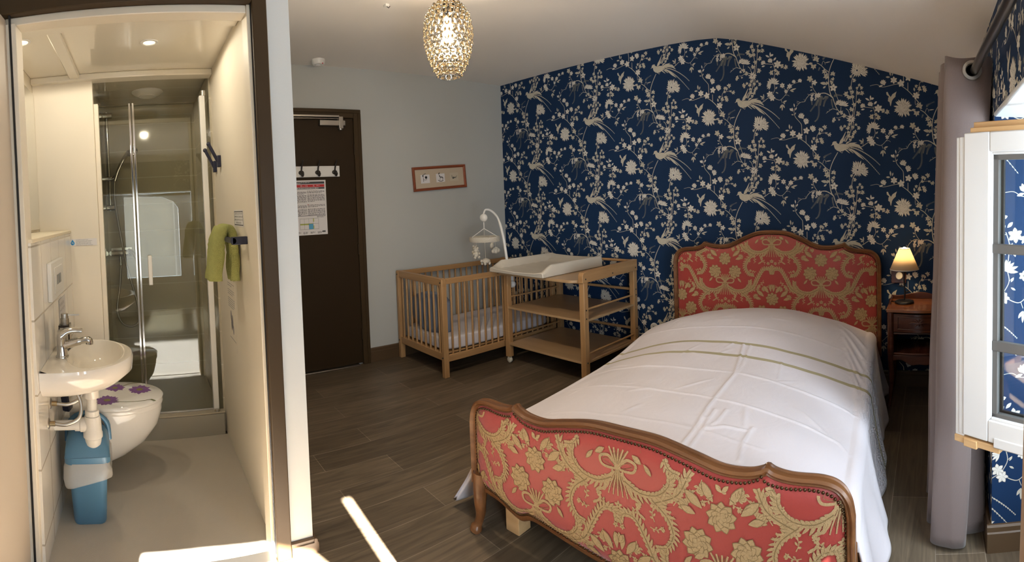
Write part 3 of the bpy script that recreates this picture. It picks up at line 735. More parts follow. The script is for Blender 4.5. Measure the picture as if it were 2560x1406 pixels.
# ------------------------------------------------------------------ damask weave
def damask_tile():
    """one bouquet with its scrolls, mirror symmetric; units of about 0.83 mm, y down, bouquet axis at x = 0"""
    T = Print(); H = []
    def both(fn):
        fn(T); m = Print(); fn(m)
        for pts, l, mt in m.p: T.p.append(([(-x, y) for x, y in pts], l, mt))
    def peony(P, x, y, r, rot=0):
        for ring, (k, rr, wd) in enumerate(((9, 1.0, .62), (7, .68, .52), (5, .38, .36))):
            for i in range(k): P.petal(x, y, rot + 360 / k * i + 20 * ring, r * rr, r * wd, 3 + ring * .9, 1, vein=False, edge=2)
            for i in range(k):
                a = R(rot + 360 / k * (i + .5) + 20 * ring); a2 = a + .05
                P.poly([(x + .25 * r * rr * cos(a), y - .25 * r * rr * sin(a)), (x + .86 * r * rr * cos(a2), y - .86 * r * rr * sin(a2)), (x + .86 * r * rr * cos(a - .05), y - .86 * r * rr * sin(a - .05))], 3.6 + ring * .9, 2) if ring == 2 else None
    def feather(P, spine, wd, n=18, curl=40, side=0):
        S = smooth_path([(a, b, 0) for a, b in spine], 8); k = len(S)
        P.stem(spine, wd * .62, wd * .18, 2, 1, 8)
        P.stem(spine, wd * .10, wd * .05, 3.2, 2, 8)
        for i in range(n):
            t = (i + .6) / n * (k - 1); j = int(t); p = S[j].lerp(S[min(j + 1, k - 1)], t - j); d = (S[min(j + 1, k - 1)] - S[max(j - 1, 0)]).normalized()
            a = math.degrees(atan2(-d.y, d.x)); w = wd * (1.05 - .45 * i / n)
            for sg in (1, -1):
                if side and sg != side: w2 = w * .55
                else: w2 = w
                P.petal(p.x, p.y, a + sg * curl, w2, wd * .26, 2.2, 1, vein=False, edge=2 if i % 2 else 0)
    # bouquet
    peony(T, 0, -100, 54, 90)
    both(lambda P: peony(P, 88, 8, 56, 70))
    for sx in (1, -1):
        for (x, y, a, l, w) in ((30, -150, 55, 70, 26), (70, -120, 40, 80, 30), (95, -95, 18, 56, 24), (10, -160, 82, 60, 20), (60, 40, -30, 44, 20), (110, 60, -50, 46, 16)):
            T.petal(sx * x, y, a if sx > 0 else 180 - a, l, w, 2.6, 1, vein=False, edge=2); aa = R(a if sx > 0 else 180 - a)
            T.poly([(sx * x, y - 1.5), (sx * x + .8 * l * cos(aa), y - .8 * l * sin(aa)), (sx * x, y + 1.5)], 3.2, 2)
    T.tulip(0, -185, 36, 90, 1)
    both(lambda P: P.tulip(62, -170, 34, 60, 1)); both(lambda P: P.tulip(128, -108, 36, 40, 1))
    for x in (-16, -8, 0, 8, 16): T.stem([(x * 2.6, 30), (x * .8, 80), (x * .5, 110), (x * 2.0, 170), (x * 2.6, 205)], 7, 5, 2.4, 1, 4)
    for x in (-12, -4, 4, 12): T.stem([(x * 2.6, 36), (x * .6, 90), (x * 2.1, 180)], 2.2, 2, 3.1, 2, 4)
    both(lambda P: (P.stem([(6, 92), (40, 62), (76, 72), (66, 100), (20, 104), (4, 96)], 12, 9, 3.4, 1, 6), P.stem([(10, 90), (44, 72), (62, 84), (20, 98)], 2.2, 2, 3.9, 2, 6)))
    T.petal(-14, 94, 0, 28, 22, 4, 1, vein=False)
    both(lambda P: P.stem([(16, 112), (40, 150), (58, 190), (92, 205), (80, 238), (112, 262)], 15, 10, 2.6, 1, 6, wob=.25))
    # feathered scrolls
    both(lambda P: feather(P, [(28, 140), (90, 168), (160, 160), (205, 120), (212, 85)], 46, 16, 42, -1))
    both(lambda P: feather(P, [(150, 190), (240, 140), (285, 60), (330, -10), (378, -18), (392, 10)], 44, 22, 40, 1))
    both(lambda P: feather(P, [(140, 180), (200, 230), (222, 290), (196, 340), (160, 352)], 40, 16, 44, 1))
    # sprigs
    def sprig(P, x, y, a, s=1.0):
        P.stem([(x, y), (x + 34 * s * cos(R(a)), y - 34 * s * sin(R(a))), (x + 66 * s * cos(R(a - 18)), y - 66 * s * sin(R(a - 18)))], 4, 2.5, 1.8, 1, 4)
        for t, da in ((.25, 60), (.4, -55), (.6, 50), (.75, -50), (.95, 20), (1.0, -10)):
            px = x + 66 * s * t * cos(R(a - 12 * t)); py = y - 66 * s * t * sin(R(a - 12 * t)); P.petal(px, py, a + da, 20 * s, 11 * s, 2, 1, vein=False)
        P.star(x + 70 * s * cos(R(a - 18)), y - 70 * s * sin(R(a - 18)), 15 * s, a, 5, 1, 2.2)
    both(lambda P: sprig(P, 225, 180, 50)); both(lambda P: sprig(P, 250, 120, 200, .8)); both(lambda P: sprig(P, 180, -40, 70, .8)); both(lambda P: sprig(P, 270, 0, 190, .7))
    both(lambda P: sprig(P, 60, 270, 80, .8)); both(lambda P: sprig(P, 150, 260, 110, .8)); both(lambda P: sprig(P, 330, 70, 250, .9)); both(lambda P: sprig(P, 372, 110, 240, .7))
    T.star(0, 240, 18, 90, 5, 1); T.star(0, 285, 20, 90, 5, 1); both(lambda P: P.star(30, 258, 16, 60, 5, 1)); both(lambda P: P.star(14, 318, 13, 60, 5, 1))
    return [([(x * .00083, -y * .00083) for x, y in pts], l, {1: 1, 2: 2, 4: 2, 3: 1, 0: 0}[mt]) for pts, l, mt in T.p]
DAMASK = damask_tile()

class Outline:
    """mirror-symmetric board outline given as (x, z) for x >= 0"""
    def __init__(self, top, bottom):
        t = [(-x, z) for x, z in reversed(top) if x > 1e-6] + top
        self.top = [tuple(p)[:2] for p in self._dens(t)]; self.bot = [tuple(p)[:2] for p in self._dens([(-x, z) for x, z in reversed(bottom) if x > 1e-6] + bottom)]
    def _dens(self, pts):
        out = []
        for i in range(len(pts) - 1):
            a, c = pts[i], pts[i + 1]
            for j in range(6): out.append((a[0] + (c[0] - a[0]) * j / 6, a[1] + (c[1] - a[1]) * j / 6))
        out.append(pts[-1]); return out
    def _at(self, L, x):
        for i in range(len(L) - 1):
            if L[i][0] <= x <= L[i + 1][0]:
                d = L[i + 1][0] - L[i][0]; t = 0 if d < 1e-9 else (x - L[i][0]) / d
                return L[i][1] + (L[i + 1][1] - L[i][1]) * t
        return L[0][1] if x < L[0][0] else L[-1][1]
    def T(self, x): return self._at(self.top, x)
    def B(self, x): return self._at(self.bot, x)

def cr(pts, n=6): return [(p.x, p.y) for p in smooth_path([(a, b, 0) for a, b in pts], n)]

def bed_board(root, name, ol, hw, yf, dirn, bulge, wood_w, phase_x, phase_z, V, nail_r=.0052, nail_gap=.0125, wood_d=.05, bottom_wood=True):
    """upholstered board: dirn = -1 shows its face towards -y"""
    def surf(x, z):
        u = min(1, abs(x) / (hw - .012)); t, bo = ol.T(x), ol.B(x); v = (z - bo) / max(1e-6, t - bo); v = min(1, max(0, v))
        e = (1 - u ** 9) * (1 - abs(2 * v - 1) ** 7)
        return yf + dirn * bulge * max(0.0, e) ** .75
    p = MB(); nu, nv = 121, 45
    p.grid(nu, nv, lambda a, c: (lambda x: (x, surf(x, ol.B(x) + (ol.T(x) - ol.B(x)) * c), ol.B(x) + (ol.T(x) - ol.B(x)) * c))((2 * a - 1) * (hw - .012)))
    ins = wood_w + .008
    for i in range(-3, 4):
        for j in range(-3, 4):
            ox = phase_x + i * .3335; oz = phase_z - j * V - (V / 2 if i % 2 else 0)
            for pts, l, mt in DAMASK:
                q = [(x + ox, z + oz) for x, z in pts]
                if any(abs(x) > hw - .014 or z > ol.T(x) - ins or z < ol.B(x) + .016 for x, z in q): continue
                p.add([(x, surf(x, z) + dirn * (.0010 + l * .00035), z) for x, z in q], [tuple(range(len(q)))], mt)
    pan = p.build('upholstered_panel', ['red_fabric', 'gold_fabric', 'olive_fabric'], root, smooth=50, recalc=False)
    # moulded wooden frame over the top and down both sides
    path = [(-hw, ol.B(-hw) - .0)] + [(x, z) for x, z in ol.top] + [(hw, ol.B(hw) - .0)]
    pth = []
    for q in path:
        if not pth or hypot(q[0] - pth[-1][0], q[1] - pth[-1][1]) > .004: pth.append(q)
    P3 = [Vector((x, yf, z)) for x, z in pth]
    def fr(i):
        a = P3[max(i - 1, 0)]; c = P3[min(i + 1, len(P3) - 1)]; d = (c - a).normalized()
        nrm = Vector((-d.z, 0, d.x))                                     # outward in the board's plane
        if nrm.z < -0.2 and abs(d.z) < .9: nrm = -nrm
        return nrm, Vector((0, dirn, 0))
    w_, dp = wood_w, wood_d
    prof = [(-w_, -.012), (-.004, -dp * .8), (.006, -dp * .7), (.009, -dp * .3), (.005, -.004), (.009, .006), (.008, .020), (.001, .026), (-.006, .020), (-.009, .023), (-w_ * .75, .020), (-w_, .010)]
    f = MB(); f.sweep(P3, fr, prof); f.build('wooden_frame', 'dark_walnut', root, smooth=35)
    if bottom_wood:
        g = MB(); B3 = [Vector((x, yf, z)) for x, z in ol.bot]
        g.sweep(B3, lambda i: (Vector((0, 0, 1)), Vector((0, dirn, 0))), [(-.022, -dp * .7), (.012, -dp * .7), (.012, .010), (.004, .022), (-.012, .018), (-.022, .008)])
        g.build('lower_rail', 'dark_walnut', root, smooth=35)
    # nail heads follow the edge of the cloth
    nl = MB(); acc = 0.0
    def nail(x, z):
        y = surf(x, z) + dirn * .002
        nl.lathe([(nail_r, 0), (nail_r * .9, nail_r * .35), (nail_r * .55, nail_r * .7), (1e-5, nail_r * .85)], 8, M4=Matrix.Translation((x, y, z)) @ Matrix.Rotation(pi / 2 * (1 if dirn < 0 else -1), 4, 'X'), cap=False)
    prev = None
    inner = [(-(hw - wood_w - .001), ol.B(-hw) + .03 + k * .0125) for k in range(int((ol.T(-hw + .05) - ol.B(-hw) - .07) / .0125))]
    inner += [(x * (hw - wood_w - .001) / hw, ol.T(x) - wood_w - .0015) for x, z in ol.top] + [(hw - wood_w - .001, ol.T(hw - .05) - .05 - k * .0125) for k in range(int((ol.T(hw - .05) - ol.B(hw) - .07) / .0125))]
    for q in inner:
        if prev is None: nail(*q); prev = q; continue
        L = hypot(q[0] - prev[0], q[1] - prev[1])
        while L >= nail_gap:
            t = nail_gap / L; prev = (prev[0] + (q[0] - prev[0]) * t, prev[1] + (q[1] - prev[1]) * t); nail(*prev)
            L = hypot(q[0] - prev[0], q[1] - prev[1])
    for x, z in ol.bot[::3]: nail(x * .97, z + .018)
    nl.build('nailhead_trim', 'nail', root, smooth=60)['kind'] = 'stuff'
    return surf

BED_O, BED_RZ = (2.785, -1.09, 0.0), R(4.33)
bed = thing('bed', BED_O, 'wooden bed with red and gold damask headboard and curvy footboard', 'bed', rz=BED_RZ)
foot_top = cr([(0, .580), (.12, .577), (.24, .552), (.33, .530), (.41, .531), (.458, .545)], 5) + cr([(.466, .553), (.49, .540), (.54, .532), (.62, .531), (.668, .516), (.695, .480), (.705, .43)], 5)
foot_bot = cr([(0, .128), (.12, .140), (.26, .158), (.34, .168), (.40, .170), (.45, .150), (.50, .160), (.56, .176), (.63, .182), (.705, .186)], 4)
foot_top = [(x * .982, z) for x, z in foot_top]; foot_bot = [(x * .982, z) for x, z in foot_bot]
fol = Outline(foot_top, foot_bot)
bed_board(bed, 'footboard', fol, .6923, -.990, -1, .046, .017, .334, .330, .47, wood_d=.024)
head_top = cr([(0, 1.055), (.10, 1.048), (.20, 1.010), (.28, .970), (.34, .954), (.42, .955), (.475, .966)], 5) + cr([(.486, .974), (.51, .952), (.56, .935), (.62, .930), (.670, .920), (.708, .885), (.722, .83)], 5)
hol = Outline(head_top, [(0, .22), (.722, .22)])
bed_board(bed, 'headboard', hol, .722, .985, -1, .030, .018, .334, .783, .54, nail_r=.0042, nail_gap=.0105, bottom_wood=False, wood_d=.03)
for sx in (-1, 1):                                                      # cabriole feet and plain back legs
    g = MB(); pts = [(sx * .658, -.995, .235), (sx * .658, -1.003, .17), (sx * .654, -1.010, .12), (sx * .658, -1.006, .07), (sx * .668, -1.012, .03), (sx * .676, -1.022, .0)]
    g.tube(smooth_path(pts, 5), [.034 - .016 * min(1, i / 17) + (.006 if i > 21 else 0) for i in range(26)], 12, flat=1.15); g.build('leg', 'dark_walnut', bed, smooth=60)
    g = MB(); g.box(sx * .69 - .025, .955, 0, sx * .69 + .025, 1.005, .24); g.build('leg', 'dark_walnut', bed, bevel=.004)
    g = MB(); g.box(sx * .690 - .012, -.96, .21, sx * .690 + .012, .95, .33); g.build('side_rail', 'dark_walnut', bed, bevel=.004)
    g = MB(); g.box(sx * .555 - .035, -.935, 0, sx * .555 + .035, -.865, .20); g.build('support_block', 'pine', bed, bevel=.003)['label'] = 'pale wooden support block'
g = MB(); g.box(-.675, -.95, .20, .675, .94, .33); g.build('bed_base', 'white_plastic', bed, bevel=.02)

# duvet
STRIPE1, STRIPE2 = 0.098, -0.052
M['duvet'] = duvet_mat()
def make_duvet():
    rg = random.Random(11)
    def ztop(x, y):
        zc = .515 + .045 * (y + 1) / 2 + .055 * math.exp(-((y - .50) / .30) ** 2) - .10 * max(0, (y - .72) / .25) ** 2
        return zc - .155 * min(1.2, abs(x) / .70) ** 2.2
    segs = []
    def line(pts, am, wd):
        for p, q in zip(pts, pts[1:]): segs.append((*p, *q, am, wd, 0))
    line([(-.66, -.235), (-.21, -.245), (.12, -.254), (.60, -.289), (.70, -.34)], .0045, .0055)
    line([(-.66, -.48), (-.28, -.508), (.16, -.535), (.49, -.533), (.61, -.556), (.70, -.66)], .0045, .0050)
    line([(-.45, -.80), (-.21, -.79), (.04, -.772), (.39, -.780)], .003, .005)
    line([(-.66, .33), (-.2, .30), (.3, .29), (.66, .25)], .003, .006)
    line([(.150, -.938), (.149, -.776), (.135, -.606), (.130, -.508), (.128, -.277), (.06, .092)], .007, .0055)
    line([(.178, -.93), (.175, -.767), (.165, -.62)], .006, .0050); line([(.178, -.76), (.235, -.715), (.31, -.70)], .005, .0050)
    line([(.165, -.80), (.20, -.70), (.205, -.60)], .005, .0048)
    line([(.337, -.874), (.317, -.769), (.324, -.674)], .006, .0050); line([(.314, -.234), (.287, -.038)], .003, .0045); line([(.135, -.24), (.10, .08)], .004, .0045)
    for _ in range(26):
        x = rg.uniform(-.62, .62); y = rg.uniform(-.85, .45); a_ = rg.choice((0.1, 1.2, 1.9, 2.6, .6)) + rg.uniform(-.3, .3); l = rg.uniform(.06, .20)
        segs.append((x, y, x + l * cos(a_), y + l * sin(a_), rg.uniform(.002, .0045), rg.uniform(.005, .009), 1))
    for k in range(9): segs.append((.50 + .02 * k, .62 - .11 * k, .74, .25 - .15 * k, .006, .010, 1))
    def crease(x, y):
        z = 0
        for x0, y0, x1, y1, am, wd, fade in segs:
            if min(x0, x1) - .05 > x or max(x0, x1) + .05 < x or min(y0, y1) - .05 > y or max(y0, y1) + .05 < y: continue
            dx, dy = x1 - x0, y1 - y0; t = max(0, min(1, ((x - x0) * dx + (y - y0) * dy) / (dx * dx + dy * dy)))
            d = hypot(x - x0 - t * dx, y - y0 - t * dy); z = max(z, am * math.exp(-(d / wd) ** 2) * (sin(pi * min(1, max(.12, t)) * .9 + .15) if fade else 1))
        return z
    a, rr = .705, .055
    # sections across: list of (kind, value)
    nside, narc, ntop = 22, 7, 190
    DL = .40; DR = .44
    def point(iu, y, t):
        hw = a
        if iu < nside + narc or iu > nside + narc + ntop - 1:
            left = iu < nside + narc
            k = iu if left else (2 * nside + 2 * narc + ntop - 1) - iu
            sg = -1 if left else 1
            ze = ztop(hw - rr, y)
            drop_floor = .028 if left else .022
            hem = drop_floor + .018 * sin(y * 11 + 1) + (.0 if not left else .035 * (1 - max(0, (-y - .6) / .4)))
            if k >= nside:
                th = (k - nside) / narc * pi / 2
                x = hw - rr + rr * cos(th); z = ze - rr + rr * sin(th); side = 0
            else:
                f = 1 - k / nside; z = (ze - rr) + (hem - (ze - rr)) * f
                fl = (.055 + (.035 if not left else .02) * max(0, (-y)) + (.075 * min(1, max(0, (-.66 - y) / .28)) ** 1.5 if left else 0)) * f ** 1.2
                x = hw + fl + .016 * f * sin(y * 13 + (0 if left else 2)) + .008 * f * sin(y * 29)
                yy = y
            n = noise.noise(Vector((x * 5 * sg, y * 5, z * 6))) * .008
            yo = 0
            if left and y < -.80: yo = -.045 * (1 - min(1, k / nside)) * (-y - .80) / .17
            return Vector((sg * (x + n), y + yo, z))
        x = (iu - nside - narc) / (ntop - 1) * 2 * (hw - rr) - (hw - rr)
        z = ztop(x, y) + noise.noise(Vector((x * 2.6, y * 2.2, 3))) * .010 + noise.noise(Vector((x * 9, y * 7, 1))) * .0035 + crease(x, y)
        return Vector((x, y, z))
    d = MB(); nu = 2 * nside + 2 * narc + ntop; nv = 300; y0, y1 = -.945, .945
    uvs = []
    for j in range(nv):
        y = y0 + (y1 - y0) * j / (nv - 1)
        for i in range(nu):
            p = point(i, y, j); d.v.append(tuple(p)); uvs.append((p.x + .5, y + .02 * sin(p.x * 5) * .5))
    # tuck the head and foot ends down
    for row, drop in ((0, .16), (nv - 1, .16)):
        pass
    for j in range(nv - 1):
        for i in range(nu - 1): d.f.append((j * nu + i, j * nu + i + 1, (j + 1) * nu + i + 1, (j + 1) * nu + i)); d.mi.append(0)
    # end skirts
    for row, y in ((0, y0 - .006), (nv - 1, y1 + .01)):
        base = len(d.v)
        for i in range(nu):
            p = d.v[row * nu + i]; d.v.append((p[0] * .99, y, max(.30, p[2] - .20) if p[2] > .3 else p[2])); uvs.append((p[0] + .5, y))
        for i in range(nu - 1): d.f.append((row * nu + i, row * nu + i + 1, base + i + 1, base + i)); d.mi.append(0)
    o = d.build('duvet', 'duvet', None, smooth=80)
    uv = o.data.uv_layers.new(name='UVMap')
    for lp in o.data.loops: uv.data[lp.index].uv = uvs[lp.vertex_index]
    md = o.modifiers.new('solid', 'SOLIDIFY'); md.thickness = .012; md.offset = -1
    o.location = BED_O; o.rotation_euler = (0, 0, BED_RZ)
    tag(o, 'creased white duvet with two olive stripes spread over the bed', 'duvet')
make_duvet()

# ------------------------------------------------------------------ crib
CX0, CX1, CY0, CY1, CH = .022, .707, -1.275, -.055, .745
crib = thing('crib', (.37, -.66, 0), 'slatted beech baby crib in the corner of the grey wall', 'crib')
def cb(mb, name, mat='beech', bevel=.003, **k):
    mb.v = [(x - .37, y + .66, z) for x, y, z in mb.v]; return mb.build(name, mat, crib, bevel=bevel, **k)
for x in (CX0, CX1 - .035):
    for y in (CY0, CY1 - .045):
        b = MB(); b.box(x, y, 0, x + .035, y + .045, CH - .005); cb(b, 'leg')
for y in (CY0 + .008, CY1 - .035):
    b = MB(); b.box(CX0 - .0015, y - .004, CH - .055, CX1 + .0015, y + .030, CH); cb(b, 'end_rail', 'beech_x')
    b = MB(); b.box(CX0 + .03, y, .125, CX1 - .03, y + .022, .180); cb(b, 'end_rail', 'beech_x')
    for k in range(9):
        x = CX0 + .075 + k * (CX1 - CX0 - .15) / 8; b = MB(); b.tube([(x, y + .011, .17), (x, y + .011, CH - .05)], .0085, 10); cb(b, 'slat', bevel=0, smooth=60)
for x in (CX0 + .004, CX1 - .031):
    b = MB(); b.box(x, CY0 + .04, CH - .045, x + .026, CY1 - .04, CH - .003); cb(b, 'side_rail', 'beech_y')
    b = MB(); b.box(x, CY0 + .04, .115, x + .024, CY1 - .04, .165); cb(b, 'side_rail', 'beech_y')
    for k in range(17):
        y = CY0 + .095 + k * (CY1 - CY0 - .19) / 16; b = MB(); b.tube([(x + .012, y, .155), (x + .012, y, CH - .04)], .0085, 10); cb(b, 'slat', bevel=0, smooth=60)
b = MB(); b.box(CX0 + .035, CY0 + .035, .165, CX1 - .04, CY1 - .04, .178); cb(b, 'bed_base', 'beech_y')
for z in (.15, CH - .03):
    for x in (CX0 + .017, CX1 - .018): b = MB(); b.sphere((x, CY0 - .001, z), .006, 6); cb(b, 'bolt', 'black', bevel=0)

def soft_box(name, c, s, mat, r=.3, rz=0.0, rx=0.0, amp=.01, n=22, fz=4.0, parent=None, seed=0, pw=4.0):
    """cushion-like superellipsoid with crumples"""
    m = MB(); Mx = Matrix.Rotation(rz, 3, 'Z') @ Matrix.Rotation(rx, 3, 'X')
    def f(u, v):
        th = (u * 2 - 1) * pi; ph = (v - .5) * pi
        sg = lambda q, e: math.copysign(abs(q) ** e, q)
        e = 2 / pw
        p = Vector((sg(cos(ph), e) * sg(cos(th), e) * s[0], sg(cos(ph), e) * sg(sin(th), e) * s[1], sg(sin(ph), e) * s[2]))
        p += p.normalized() * noise.noise(p * fz + Vector((seed, 2, 1))) * amp
        return Vector(c) + Mx @ p
    m.grid(n * 2 + 1, n, f); return m.build(name, mat, parent, smooth=70)
o = soft_box('crib_mattress', (.367, -.665, .236), (.310, .570, .055), 'crib_sheet', amp=.008, fz=9, n=30, pw=9)
tag(o, 'white sheeted mattress lying inside the slatted crib', 'mattress')
o = soft_box('folded_blanket', (.36, -1.135, .428), (.235, .075, .145), 'grey_blue', amp=.06, fz=6, n=34, seed=4, rx=R(-8), pw=4.5)
tag(o, 'grey blue folded blanket propped at the left end inside the crib', 'blanket')

# mobile clamped to the crib
mob = thing('crib_mobile', (.70, -.68, .70), 'white crib mobile with plush toys hanging from an arched arm', 'mobile')
def mo(mb, name, mat, **k):
    mb.v = [(x - .70, y + .68, z - .70) for x, y, z in mb.v]; return mb.build(name, mat, mob, **k)
b = MB(); arm = smooth_path([(.715, -.622, .62), (.715, -.630, .80), (.705, -.642, .95), (.690, -.648, 1.045), (.660, -.664, 1.165), (.636, -.712, 1.228), (.622, -.760, 1.238), (.62, -.780, 1.205)], 8)
b.tube(arm, [.0115] * 30 + [.009] * (len(arm) - 30), 10, flat=.7); mo(b, 'arm', 'white_plastic', smooth=60)
b = MB(); b.lathe([(.001, -.016), (.028, -.012), (.033, 0), (.028, .012), (.001, .016)], 24, M4=Matrix.Translation((.62, -.781, 1.175)) @ Matrix.Rotation(R(35), 4, 'Z') @ Matrix.Rotation(pi / 2, 4, 'X')); mo(b, 'music_box', 'white_plastic', smooth=60)
RC = Vector((.62, -.780, 1.003))
b = MB(); b.tube([(.62, -.781, 1.14), (.62, -.781, 1.085)], .0045, 8); mo(b, 'hanger', 'white_plastic', smooth=60)
b = MB()
for a in (.4, 2.5, 4.6): b.tube([(.62, -.781, 1.088), (RC.x + .118 * cos(a), RC.y + .118 * sin(a), RC.z + .02)], .0030, 6)
mo(b, 'spreader_arm', 'white_plastic')
b = MB(); b.lathe([(.121, -.020), (.125, 0), (.121, .020), (.116, .020), (.118, 0), (.116, -.020), (.121, -.020)], 36, M4=Matrix.Translation(RC), cap=False); mo(b, 'cloth_ring', 'plush', smooth=60)
def toy(kind, p, top):
    t = MB(); p = Vector(p)
    if kind == 'bear':
        t.sphere(p, .024, 10); t.sphere(p + Vector((0, 0, .034)), .020, 10)
        for s in (-1, 1): t.sphere(p + Vector((.004, s * .016, .050)), .009, 8); t.sphere(p + Vector((.012, s * .020, -.022)), .011, 8); t.sphere(p + Vector((.008, s * .027, .006)), .009, 8)
    elif kind == 'cloud':
        for dx, dz, r in ((0, 0, .022), (.026, .002, .018), (-.026, 0, .017), (.006, .016, .018), (-.012, .014, .015)): t.sphere(p + Vector((0, dx, dz)), r, 9, s=(.7, 1, 1))
    elif kind == 'turtle':
        t.sphere(p, .034, 10, s=(1, 1.1, .62)); t.sphere(p + Vector((.0, -.044, .004)), .012, 8)
        for a in (.8, 2.3, 4.0, 5.5): t.sphere(p + Vector((.026 * cos(a), .032 * sin(a), -.018)), .010, 7, s=(1, 1, 1.5))
    else:
        t.sphere(p, .018, 9, s=(.8, 1, 1.3)); t.sphere(p + Vector((0, .006, .026)), .013, 8)
        for s in (-1, 1): t.sphere(p + Vector((0, s * .010, .046)), .006, 7, s=(1, 1, 2.2))
    t.tube([p + Vector((0, 0, .02)), top], .0018, 5)
    mo(t, 'plush_toy', 'plush', smooth=70)
toy('bear', (.66, -.905, .890), (.66, -.90, .985)); toy('bear', (.60, -.868, .900), (.60, -.865, .985)); toy('turtle', (.65, -.800, .828), (.62, -.781, 1.085)); toy('cloud', (.66, -.700, .900), (.655, -.70, .985)); toy('rabbit', (.58, -.672, .935), (.585, -.675, .985))
b = MB(); b.sphere((.742, -.605, .622), .028, 12); b.box(.708, -.640, .600, .735, -.585, .690); mo(b, 'clamp_knob', 'white_plastic', smooth=60)

# ------------------------------------------------------------------ changing table
TX0, TX1, TY0, TY1 = .745, 1.575, -.705, -.045
tab = thing('changing_table', (1.15, -.38, 0), 'open beech changing table with two shelves beside the crib', 'changing table')
def tb(mb, name, mat='beech', bevel=.003, **k):
    mb.v = [(x - 1.15, y + .38, z) for x, y, z in mb.v]; return mb.build(name, mat, tab, bevel=bevel, **k)
for x, y, top, zz in ((TX0, TY0, .722, .052), (TX0, TY1 - .045, .722, .052), (TX1 - .045, TY0, .795, 0), (TX1 - .045, TY1 - .045, .795, 0)):
    b = MB(); b.box(x, y, zz, x + .045, y + .045, top); lg = tb(b, 'leg')
    if zz:
        b = MB(); b.lathe([(.021, -.011), (.024, -.008), (.024, .008), (.021, .011)], 18, M4=Matrix.Translation((x + .022 - 1.15, y + .022 + .38, .024)) @ Matrix.Rotation(pi / 2, 4, 'X')); b.box(x + .010 - 1.15, y + .010 + .38, .030, x + .034 - 1.15, y + .034 + .38, .056); b.build('caster', 'cream_plastic', lg, smooth=50)
def rounded_board(x0, y0, x1, y1, z0, z1, rl, rr2):
    pts = [(x0, y1), (x1, y1)]
    pts += [(x1 - rr2 + rr2 * cos(a), y0 + rr2 + rr2 * sin(a)) for a in [-(pi / 2) * k / 8 for k in range(9)]]
    pts += [(x0 + rl - rl * sin(a), y0 + rl - rl * cos(a)) for a in [(pi / 2) * k / 8 for k in range(9)]]
    m = MB(); m.prism(pts, 0, f=lambda p, t: (p[0], p[1], z0 + (z1 - z0) * t)); return m
tb(rounded_board(.712, -.755, TX1 - .045, TY1 - .03, .722, .742, .05, .07), 'tabletop', 'beech_panel', bevel=.002)
for z in (.445, .150):
    b = MB(); b.box(TX0 + .03, TY0 + .004, z, TX1 - .008, TY1 - .03, z + .016); tb(b, 'shelf', 'beech_panel', bevel=.001)
b = MB(); pr = [(TY0 - .012, .722), (TY1 + .005, .722), (TY1 + .005, .812), (TY0 + .03, .800), (TY0 + .0, .792), (TY0 - .012, .775)]
b.prism(pr, 0, f=lambda p, t: (TX1 - .040 + .042 * t, p[0], p[1])); tb(b, 'side_rail', 'beech_y')
for z in (.800, .575, .262): b = MB(); b.tube([(TX0 + .02, TY1 - .022, z), (TX1 - .02, TY1 - .022, z)], .011, 12); tb(b, 'rear_rod', 'beech_x', bevel=0, smooth=60)
for x in (TX0 + .022, TX1 - .022):
    for z in (.530, .215): b = MB(); b.tube([(x, TY0 + .03, z), (x, TY1 - .03, z)], .0075, 10); tb(b, 'side_dowel', 'beech_y', bevel=0, smooth=60)
for y, z in ((TY0 + .020, .748), (-.37, .748), (TY1 - .02, .748), (TY1 - .02, .575), (TY1 - .02, .53), (TY1 - .02, .262), (TY0 + .02, .47), (TY0 + .02, .16), (TY0 + .02, .53)):
    b = MB(); b.sphere((TX1 + (.001 if z > .7 else -.001), y, z), .006, 6); tb(b, 'bolt', 'black', bevel=0)
# pad with raised rims
def make_pad():
    x0, x1, y0, y1, z0 = .690, 1.275, -.800, -.100, .743
    prof = [(0, 0), (0, .055), (.018, .085), (.05, .088), (.13, .030), (.50, .024), (.87, .030), (.95, .088), (.982, .085), (1, .055), (1, 0)]
    m = MB(); ny = 26
    vs = []
    for j in range(ny):
        t = j / (ny - 1); y = y0 + (y1 - y0) * t
        for (u, h) in prof:
            front = min(1, t / .16); k = front ** .8; back = max(0, (t - .82) / .18)
            hh = h if 0 < u < 1 else h
            if .1 < u < .9: hh = h + back * .050
            if u in (.018, .05, .95, .982): hh = .022 + (h - .022) * max(.25, k)
            if h == .055: hh = .018 + .037 * max(.3, k)
            vs.append((x0 + (x1 - x0) * u, y + (0.006 * sin(u * 20) if j in (0, ny - 1) else 0), z0 + hh + .0025 * sin(y * 60) * (1 if .1 < u < .2 else 0)))
    n = len(prof); fs = [(j * n + i, j * n + i + 1, (j + 1) * n + i + 1, (j + 1) * n + i) for j in range(ny - 1) for i in range(n - 1)]
    fs += [tuple(range(n)), tuple((ny - 1) * n + i for i in range(n - 1, -1, -1))] + [(j * n, (j + 1) * n, (j + 1) * n + n - 1, j * n + n - 1) for j in range(ny - 1)]
    m.add(vs, fs); o = m.build('changing_pad', 'pad', None, smooth=50, bevel=.006)
    tag(o, 'cream wipeable changing pad with raised rims lying on the changing table', 'changing pad')
make_pad()

